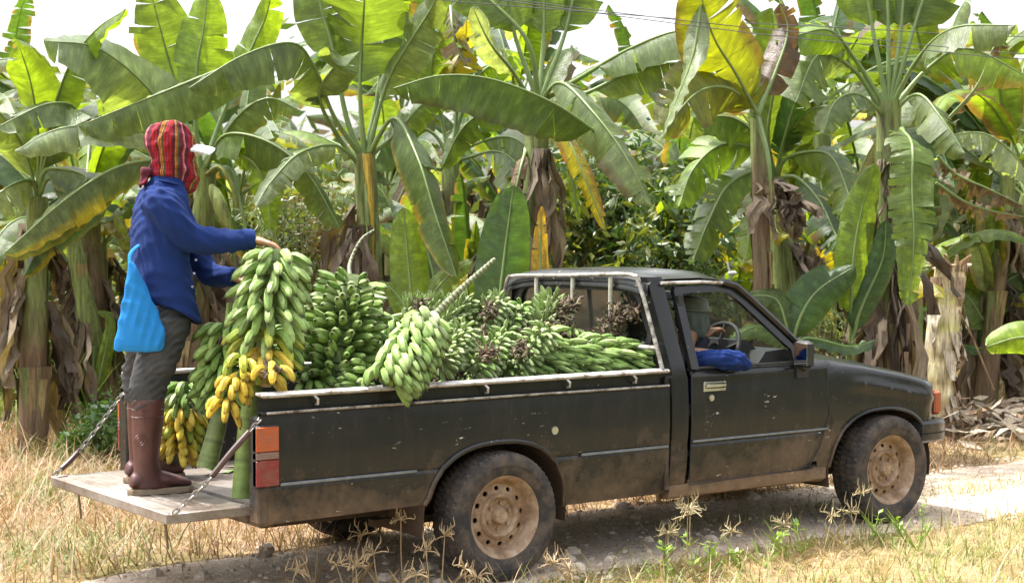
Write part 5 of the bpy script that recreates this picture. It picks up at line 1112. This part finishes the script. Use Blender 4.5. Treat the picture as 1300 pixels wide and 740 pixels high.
for i, (px, d_, hh) in enumerate(((345, 15.2, 1.0), (430, 15.8, 1.2), (600, 14.8, .9), (890, 14.6, 1.3), (935, 15.6, 1.0), (1055, 15.0, 1.5), (1100, 14.2, .8), (1165, 15.2, 1.4), (1230, 16.6, 1.5), (1290, 17., 1.7), (60, 16.8, 1.2), (185, 16.4, 1.3), (5, 15.5, .9), (300, 16.5, 1.6), (500, 16.8, 1.5), (560, 14.6, 1.0), (650, 16.5, 1.8), (720, 17., 1.9), (860, 16.6, 1.9), (910, 16.2, 1.1), (1010, 16.8, 1.9), (1145, 16.6, 1.0), (1200, 17.2, 1.9), (1260, 15.6, 1.0), (130, 17.2, 1.7))):
    g = at(px, 300, d_); g[2] = 0; tp = g+V3(0, 0, hh); q = plant('young_banana_plant', ylab, g, tp, .07, .05, 'young banana plants between the stems', brown=.3, dry=2, dryL=.7); petioles(q, tp, 7, 1.25, i, (45, 85), .19, ('G', 'B', 'L', 'K', 'Y', 'P'), seed=i+90, droop=1.1)
# the plantation goes on behind the photographer; it shows in the paint and glass
for k in range(13):
    copy_thing(protos[k % 7], V3(-12+3.0*k+r2.uniform(-.8, .8), -15.5+r2.uniform(-1.5, 1.5)-(k % 2)*2, 0), (0, 0, r2.random()*6.28), (r2.uniform(1., 1.25),)*3)
# ================================================================ shrubs
def shrub(name, label, c, rad, n, lsz, cols, stems=6, elong=2.6, mat=None, cat='shrub'):
    c = np.array(c, float); root = thing(name, (c[0], c[1], 0), label, cat); mb = MB(); r = np.random.default_rng(abs(hash(label)) % 1000 if False else len(label)*7)
    for k in range(stems):
        a = r.uniform(0, 6.28); t_ = c+np.array([math.cos(a)*rad[0]*.6, math.sin(a)*rad[1]*.6, r.uniform(0, rad[2]*.8)]); mb.tube(spline([(c[0]+r.normal()*.05, c[1]+r.normal()*.05, 0), (c+t_)/2*[1, 1, .6], t_], 8), np.linspace(.02, .005, 8), 5, c=(.12, .09, .05))
    mb.build('trunk', m_stem, root)
    cl = r.normal(size=(max(10, n//50), 3)); cl /= np.linalg.norm(cl, axis=1)[:, None]; cl = c+cl*np.array(rad)*r.uniform(.35, 1., (len(cl), 1)); mb = MB()
    ci = r.integers(0, len(cl), n); P = cl[ci]+r.normal(size=(n, 3))*np.array(rad)*.17
    d = r.normal(size=(n, 3))+[0, 0, -.4]; d /= np.linalg.norm(d, axis=1)[:, None]; q = np.cross(d, r.normal(size=(n, 3))); q /= np.linalg.norm(q, axis=1)[:, None]; nn = np.cross(d, q)
    L = lsz*r.uniform(.6, 1.3, (n, 1)); w_ = L/elong; v = np.stack([P, P+d*L*.4+q*w_*.5+nn*L*.05, P+d*L, P+d*L*.4-q*w_*.5+nn*L*.05], 1).reshape(-1, 3)
    cc = np.array(cols)[r.integers(0, len(cols), len(cl))][ci]*r.uniform(.7, 1.3, (n, 1)); mb.add(v, [(4*i, 4*i+1, 4*i+2, 4*i+3) for i in range(n)], 0, None, np.repeat(cc, 4, 0)); o = mb.build('crown', m_small, root, None)
    return root
m_small = attr_mat('small_leaves', .4, .15, 8, trans=.3, spec=.5, tcol=(1.8, 1.8, .6))
DK = ((.035, .07, .02), (.05, .09, .025), (.08, .13, .05), (.13, .15, .03)); LG = ((.10, .14, .05), (.14, .18, .07), (.09, .12, .06), (.16, .12, .06))
shrub('evergreen_shrub', 'dark small leaved evergreen shrub rising behind the cab', at(785, 285, 14.6), (.85, .8, .75), 5200, .12, DK, 9)
shrub('evergreen_shrub', 'lower part of dark bushes just above the cab roof', at(850, 330, 14.0), (.55, .6, .55), 2600, .11, DK, 7)
shrub('pale_shrub', 'thin pale green shrub with narrow leaves behind the heap of bananas', at(390, 300, 14.2), (.55, .5, .6), 3000, .09, LG, 9, 4.)
shrub('evergreen_shrub', 'dark green shrub in the gap at the far right behind the leaning trunk', at(1265, 330, 18.5), (.9, .8, 1.1), 3200, .14, DK, 7)
shrub('weed_bush', 'low dark green weed bush behind the worker boots', at(140, 540, 12.6), (.35, .35, .25), 1500, .06, ((.05, .10, .03), (.07, .13, .035)), 6, 1.8)
shrub('weed_bush', 'pale flowering weed beside the low banana plants behind the bonnet', at(1045, 430, 12.8), (.35, .3, .35), 1100, .05, ((.2, .24, .1), (.15, .2, .06)), 8, 4)
shrub('leafy_weed', 'tall yellow green weeds growing at the left edge', at(45, 455, 16.), (1.0, .8, .7), 5000, .08, ((.17, .24, .05), (.22, .28, .08), (.12, .19, .04)), 12, 4)
# far mass of leaves that closes the view between the rows
r = np.random.default_rng(5); n = 26000; px = r.uniform(-200, 1500, n); dep = r.uniform(26, 44, n); P = CAM+(VD+VR*((px-650)/FPX)[:, None])*dep[:, None]; P[:, 2] = np.abs(r.normal(size=n))*1.15*(1+.6*np.sin(px*.021)+.3*np.sin(px*.057))+.1
d = r.normal(size=(n, 3)); d[:, 2] = d[:, 2]*.6+.2; d /= np.linalg.norm(d, axis=1)[:, None]; q = np.cross(d, r.normal(size=(n, 3))); q /= np.linalg.norm(q, axis=1)[:, None]; L = r.uniform(.15, .6, (n, 1)); w_ = L*.3
v = np.stack([P, P+d*L*.45+q*w_*.5, P+d*L, P+d*L*.45-q*w_*.5], 1).reshape(-1, 3); cs = np.array([(.07, .12, .03), (.10, .16, .04), (.16, .2, .05), (.2, .15, .08), (.05, .08, .025)])[r.integers(0, 5, n)]*r.uniform(.7, 1.3, (n, 1))
mb = MB(); mb.add(v, [(4*i, 4*i+1, 4*i+2, 4*i+3) for i in range(n)], 0, None, np.repeat(cs, 4, 0)); tag(mb.build('undergrowth', m_small, None, None), 'far tangle of leaves closing the view between the banana rows', 'undergrowth', kind='stuff')
# ================================================================ ground, road, grass
t = NT('dry_field'); n1 = t.noise(.55, 6, .65); n2 = t.noise(6, 7, .7); n3 = t.noise(60, 4, .7)
c = t.ramp(n1, [(.35, (.30, .195, .105)), (.5, (.40, .275, .155)), (.62, (.24, .20, .08))]); gx_, gy_, gz_ = t.xyz(); c = t.mix(t.ramp(t.math('MULTIPLY_ADD', gy_, -.12, -.25), [(.12, 0), (.45, 1)]), c, (.06, .075, .025)); c = t.mix(1., c, t.ramp(n2, [(.3, .55), (.7, 1.35)]), 'MULTIPLY'); c = t.mix(1., c, t.ramp(n3, [(.3, .6), (.7, 1.3)]), 'MULTIPLY')
t.bsdf(c, .95, 0, t.bump(n3, .8, .03), .2); m_field = t.m
t = NT('gravel_track'); n1 = t.noise(1.1, 6, .7); n2 = t.noise(13, 6, .75); vo = t.n('ShaderNodeTexVoronoi'); vo.inputs['Scale'].default_value = 95; t.l(t.co.outputs['Object'], vo.inputs['Vector'])
vc = t.ramp(vo.outputs['Color'], [(.1, .82), (.9, 1.15)]); c = t.ramp(n1, [(.35, (.47, .35, .26)), (.5, (.56, .45, .35)), (.68, (.60, .52, .44))]); c = t.mix(1., c, vc, 'MULTIPLY'); c = t.mix(1., c, t.ramp(n2, [(.3, .6), (.7, 1.25)]), 'MULTIPLY')
t.bsdf(c, .9, 0, t.bump(t.math('MULTIPLY_ADD', vo.outputs['Distance'], .4, n2), .7, .025), .25); m_grav = t.m
def H_(x, y): return .035*np.sin(x*.9+y*.4)*np.sin(y*1.1-x*.3)+.02*np.sin(x*2.3+1)*np.cos(y*2.7)
def flat_mask(x, y): return np.clip((np.abs(y+.15)-1.0)/.8, 0, 1)
def gz(x, y): return H_(x, y)*flat_mask(x, y)
xs = np.concatenate([np.linspace(-200, -9, 12), np.linspace(-8, 16, 150), np.linspace(17, 200, 12)]); ys = np.concatenate([np.linspace(-200, -9, 12), np.linspace(-8, 22, 170), np.linspace(23, 260, 12)])
X, Y = np.meshgrid(xs, ys, indexing='ij'); nr = (np.abs(X) < 16) & (Y > -8) & (Y < 22); Z = np.where(nr, gz(X, Y), 0)-.004; G = np.stack([X, Y, Z], -1); mb = MB(); mb.rings(G[::-1], 0, False, False)
tag(mb.build('ground', m_field, None, 180), 'dry straw coloured field', 'ground', kind='structure')
# rutted gravel track under the truck
xs = np.linspace(-40, 60, 500); G = []
def redge(x): return (-1.02+.10*math.sin(x*1.3)+.06*math.sin(x*3.7), .60+.12*math.sin(x*.9+1)+.06*math.sin(x*4.1))
for x in xs:
    a, b = redge(x); G.append([(x, y, float(gz(x, y))+.003-(.012 if k in (0, 12) else 0)) for k, y in enumerate(np.linspace(a, b, 13))])
mb = MB(); mb.rings(G[::-1], 0, False, False); tag(mb.build('gravel_road', m_grav, None, 180), 'rutted pale gravel farm track', 'road', kind='structure')
m_blade = attr_mat('grass_blades', .55, .1, 5, trans=.25, tcol=(1.2, 1.2, .8))
def ok_road(x, y): return True
def blades(n, gen, hgt, wid, cols, seed, lean=.5, curl=.5):
    r = np.random.default_rng(seed); P = gen(r, n); n = len(P); P = np.column_stack([P, gz(P[:, 0], P[:, 1])-.01]); a = r.uniform(0, 6.28, n); o = np.stack([np.cos(a), np.sin(a), 0*a], 1); l = np.stack([-o[:, 1], o[:, 0], 0*a], 1)
    h = hgt*r.gamma(4, .25, n)[:, None]; w_ = wid*r.uniform(.6, 1.3, n)[:, None]; ln = r.uniform(0, lean, n)[:, None]; cu = r.uniform(0, curl, n)[:, None]; V = []
    for s, k in ((0, 1), (.45, .85), (.8, .5), (1., .08)):
        c = P+o*h*(ln*s+cu*s*s)+np.array([0, 0, 1])*h*(s-cu*.35*s*s); V += [c-l*w_*k/2, c+l*w_*k/2]
    V = np.stack(V, 1).reshape(-1, 3); F = []
    b = np.arange(n)[:, None]*8
    F = np.concatenate([b+np.array([0, 1, 3, 2]), b+np.array([2, 3, 5, 4]), b+np.array([4, 5, 7, 6])]).tolist()
    cl = np.array(cols); g = r.random(n); z = .5+.5*np.sin(P[:, 0]*1.7+P[:, 1]*.9)*np.cos(P[:, 1]*1.9-P[:, 0]*.6); ix = np.clip(((z*.75+g*.45-.1)*len(cl)).astype(int), 0, len(cl)-1)
    c = cl[ix]*r.uniform(.75, 1.25, (n, 1)); mb = MB(); mb.add(V, F, 0, None, np.repeat(c, 8, 0)); return mb
STRAW = ((.32, .205, .115), (.38, .25, .145), (.26, .165, .09), (.23, .175, .08), (.15, .19, .055)); GRN = ((.38, .28, .14), (.33, .26, .11), (.24, .25, .07), (.17, .22, .05), (.42, .33, .18), (.36, .27, .14))
def pxgen(x0, x1, y0, y1, cond=None):
    def f(r, n):
        px = r.uniform(x0, x1, n); py = r.uniform(y0, y1, n); v = VD[None]+VR[None]*((px-650)/FPX)[:, None]-VU[None]*((py-370)/FPX)[:, None]; t_ = (0-CAM[2])/v[:, 2]; P = CAM+v*t_[:, None]; P = P[:, :2]
        return P if cond is None else P[cond(P[:, 0], P[:, 1], r)]
    return f
def area(x0, x1, y0, y1, cond=None):
    def f(r, n):
        P = np.column_stack([r.uniform(x0, x1, n), r.uniform(y0, y1, n)]); return P if cond is None else P[cond(P[:, 0], P[:, 1], r)]
    return f
near = lambda x, y, r: y < -1.0+.10*np.sin(x*1.3)+.06*np.sin(x*3.7)-.05*r.random(len(x))+.12*(r.random(len(x)) < .08)
far_ = lambda x, y, r: y > .60+.12*np.sin(x*.9+1)+.06*np.sin(x*4.1)-.25*r.random(len(x))**2
tag(blades(21000, area(-2.5, 7, -3.6, -.9, near), .085, .006, GRN, 1, .9, .9).build('grass', m_blade, None, None), 'short patchy green and straw grass in front of the track', 'grass', kind='stuff')
tag(blades(52000, area(-4, 5, .35, 9, far_), .15, .0075, STRAW, 2, 1.2, 1.0).build('dry_grass', m_blade, None, None), 'matted dry straw grass left behind the tailgate', 'grass', kind='stuff')
tag(blades(26000, area(2, 14, .5, 9, far_), .11, .010, STRAW, 3, 1.2, .9).build('dry_grass', m_blade, None, None), 'dry grass along the far side of the track ahead of the truck', 'grass', kind='stuff')
tag(blades(9000, area(-3, 8, 6.5, 14), .45, .012, ((.3, .3, .1), (.2, .26, .06), (.14, .22, .04), (.22, .28, .08)), 4, .5, .6).build('tall_grass', m_blade, None, None), 'taller yellow green grass at the foot of the banana stems', 'grass', kind='stuff')
tag(blades(16000, area(4, 34, 8, 34), .35, .02, STRAW, 8, .8, .8).build('dry_grass', m_blade, None, None), 'sparse dry grass between the back rows', 'grass', kind='stuff')
tag(blades(1500, area(1.5, 9, -.42, -.05), .07, .006, GRN, 6, .8, .8).build('grass', m_blade, None, None), 'thin strip of grass on the crown of the track', 'grass', kind='stuff')
tag(blades(5200, area(-1.5, 9, -1.05, .65), .035, .006, STRAW, 21, 2.5, .9).build('dry_grass', m_blade, None, None), 'short straw and litter scattered over the track', 'grass', kind='stuff')
# stones on the track
r = np.random.default_rng(9); mb = MB()
for k in range(3200):
    x, y = (r.uniform(-1.5, 8), r.uniform(-1.15, .7)); s_ = .006+.016*r.random()**3
    if r.random() < .02: s_ = r.uniform(.03, .055)
    q = np.array([(1, 0, 0), (.4, .9, 0), (-.6, .8, 0), (-1, -.1, 0), (-.3, -.9, 0), (.7, -.7, 0)])*r.uniform(.7, 1.2, (6, 1)); zz = float(gz(x, y))
    mb.rings([q*s_+(x, y, zz), q*s_*.85+(x, y, zz+s_*.5), q*s_*.35+(x, y, zz+s_*.8)], c=np.array((.50, .42, .34))*r.uniform(.65, 1.25))
tag(mb.build('gravel', attr_mat('pebbles', .9, .2, 60, bump=.3), None, 30), 'loose stones scattered on the track', 'gravel', kind='stuff')
# dead leaf litter
mb = MB(); P0 = at_z(1262, 548, 0)
for k in range(420):
    c = P0+VR*r.normal()*.42+V3(*(VD[:2]), 0)*r.normal()*.5; c[2] = abs(r.normal())*.10+.02; a = r.uniform(0, 6.28); d = V3(math.cos(a), math.sin(a), r.normal()*.3)*r.uniform(.06, .22); q = nrm(np.cross(d, r.normal(size=3)))*r.uniform(.015, .05)
    mb.add([c-d, c+q, c+d+V3(0, 0, r.normal()*.03), c-q, c], [(0, 1, 4), (1, 2, 4), (2, 3, 4), (3, 0, 4)], c=np.array(((.36, .29, .21), (.22, .15, .1), (.45, .38, .3))[r.integers(3)])*r.uniform(.7, 1.2))
tag(mb.build('leaf_litter', m_flower, None, None), 'heap of grey brown dead banana leaves on the ground in front of the bumper', 'leaf litter', kind='stuff')
mb = MB(); mb.tube(spline([at_z(1195, 524, .18), at_z(1245, 530, .14), at_z(1330, 560, .12)], 10), .02, 8, c=(.4, .34, .25)); tag(mb.build('fallen_stalk', m_stem), 'long pale fallen leaf stalk lying across the dead leaf heap', 'stalk')
mb = MB()
for k in range(500):
    x, y = r.uniform(1, 24), r.uniform(4.5, 24); c = V3(x, y, abs(r.normal())*.05+.02); a = r.uniform(0, 6.28); d = V3(math.cos(a), math.sin(a), r.normal()*.2)*r.uniform(.1, .45); q = nrm(np.cross(d, r.normal(size=3)))*r.uniform(.03, .09)
    mb.add([c-d, c+q, c+d, c-q], [(0, 1, 2, 3)], c=np.array(((.30, .22, .15), (.18, .12, .08), (.40, .32, .24))[r.integers(3)])*r.uniform(.7, 1.2))
tag(mb.build('leaf_litter', m_flower, None, None), 'dead leaves strewn under the banana plants', 'leaf litter', kind='stuff')
# dry seed head weeds in front of the truck
def weed(px, py, hpx, col, label, grp, kind=0, sd=0, dY=None):
    rr = random.Random(sd); f = at_z(px, py, 0); d = (f-CAM)@VD; h = hpx*d/FPX; root = thing('dry_weed' if kind == 0 else 'green_weed', f, label, 'weed', grp); mb = MB(); tip = f+V3(rr.uniform(-.08, .08), rr.uniform(-.06, .06), h); P = spline([f, (f+tip)/2+V3(rr.uniform(-.03, .03), 0, 0), tip], 10); mb.tube(P, np.linspace(.0045, .002, 10), 5, c=col)
    mb.build('stem', m_stalk, root); mb = MB()
    if kind == 0:
        for k in range(rr.randint(11, 17)):
            a = rr.uniform(0, 6.28); e = rr.uniform(-.35, 1.2); dd = V3(math.cos(a)*math.cos(e), math.sin(a)*math.cos(e), math.sin(e)); l = rr.uniform(.04, .10); c = rr.uniform(.3, 2.4)
            q = [tip, tip+dd*l*.5, tip+dd*l*.85+V3(0, 0, -.01*c), tip+dd*l-V3(dd[0], dd[1], 0)*.02*c+V3(0, 0, .012*c)]; mb.tube(spline(q, 7), [(.0022), .0028, .0032, .0034, .003, .0022, .001], 5, c=np.array(col)*rr.uniform(.8, 1.2))
        mb.build('seed_head', m_stalk, root)
    else:
        for k in range(rr.randint(14, 22)):
            i = rr.randint(2, 9); a = rr.uniform(0, 6.28); e = rr.uniform(-.1, .8); dd = V3(math.cos(a)*math.cos(e), math.sin(a)*math.cos(e), math.sin(e)); l = rr.uniform(.03, .07); q = nrm(np.cross(dd, (0, 0, 1)))*l*.22; b = P[i]; mb.add([b, b+dd*l*.5+q, b+dd*l, b+dd*l*.5-q], [(0, 1, 2, 3)], c=np.array(col)*rr.uniform(.7, 1.3))
        mb.build('leaves', m_small, root, None)
    mb2 = MB()
    for k in range(5):
        a = rr.uniform(0, 6.28); l = V3(math.cos(a), math.sin(a), rr.uniform(.4, 1.6))*rr.uniform(.06, .16); w_ = V3(-math.sin(a), math.cos(a), 0)*.003; mb2.add([f-w_, f+w_, f+l*.6+w_+V3(0, 0, .02), f+l, f+l*.6-w_+V3(0, 0, .02)], [(0, 1, 2, 3, 4)], c=col)
    mb2.build('blade', m_blade, root, None)
SC = (.32, .235, .13)
wd = [(400, 745, 92), (398, 760, 70), (450, 752, 75), (485, 758, 62), (512, 748, 100), (540, 762, 66), (560, 756, 80), (590, 775, 62), (470, 775, 60), (375, 770, 50), (525, 775, 50), (430, 770, 58), (610, 770, 40), (715, 765, 55), (740, 760, 40)]
for i, (x, y, h) in enumerate(wd): weed(x, y, h*.92, SC, 'pale dry weed with a curled seed head at the bottom edge beside the rear wheel', 'dry seed head weeds before the rear wheel', 0, i)
wd = [(868, 738, 86), (884, 742, 98), (905, 735, 60), (852, 730, 50), (1075, 700, 74), (1100, 702, 52), (1045, 705, 48), (1010, 715, 50), (838, 722, 46)]
for i, (x, y, h) in enumerate(wd): weed(x, y, h, (.28, .23, .12), 'straw coloured weed standing before the truck between its wheels', 'straw weeds between the wheels', 0, i+50)
wd = [(880, 735, 55), (900, 728, 40), (1000, 710, 45), (1020, 706, 38), (1118, 690, 36), (1150, 688, 32), (970, 720, 40), (845, 735, 50), (1165, 700, 60), (940, 722, 28)]
for i, (x, y, h) in enumerate(wd): weed(x, y, h, (.20, .30, .05), 'small green weed growing at the near edge of the track', 'green weeds at the track edge', 1, i+80)
# overhead wires
for a, b, lab in (((700, 12, 11.), (1400, 50, 13.), 'highest of the three thin grey overhead wires'), ((690, 5, 10.6), (1400, 76, 12.5), 'middle one of the three thin grey overhead wires'), ((840, 28, 10.8), (1400, 82, 12.), 'lowest overhead wire, crossing before the pale leaf stalks')):
    A, B = at(*a), at(*b); u = B-A; P = [A-u*1.5+V3(0, 0, .2), A, (A+B)/2+V3(0, 0, -.02), B, B+u*1.5+V3(0, 0, .2)]; mb = MB(); mb.tube(spline(P, 40), .0032, 5); tag(mb.build('overhead_wire', simple('grey_wire', (.07, .07, .075), .7)), lab, 'wire')
sc.cycles.use_denoising = True; sc.cycles.max_bounces = 8; sc.cycles.transparent_max_bounces = 12; sc.cycles.caustics_reflective = False; sc.cycles.caustics_refractive = False; sc.cycles.sample_clamp_indirect = 6
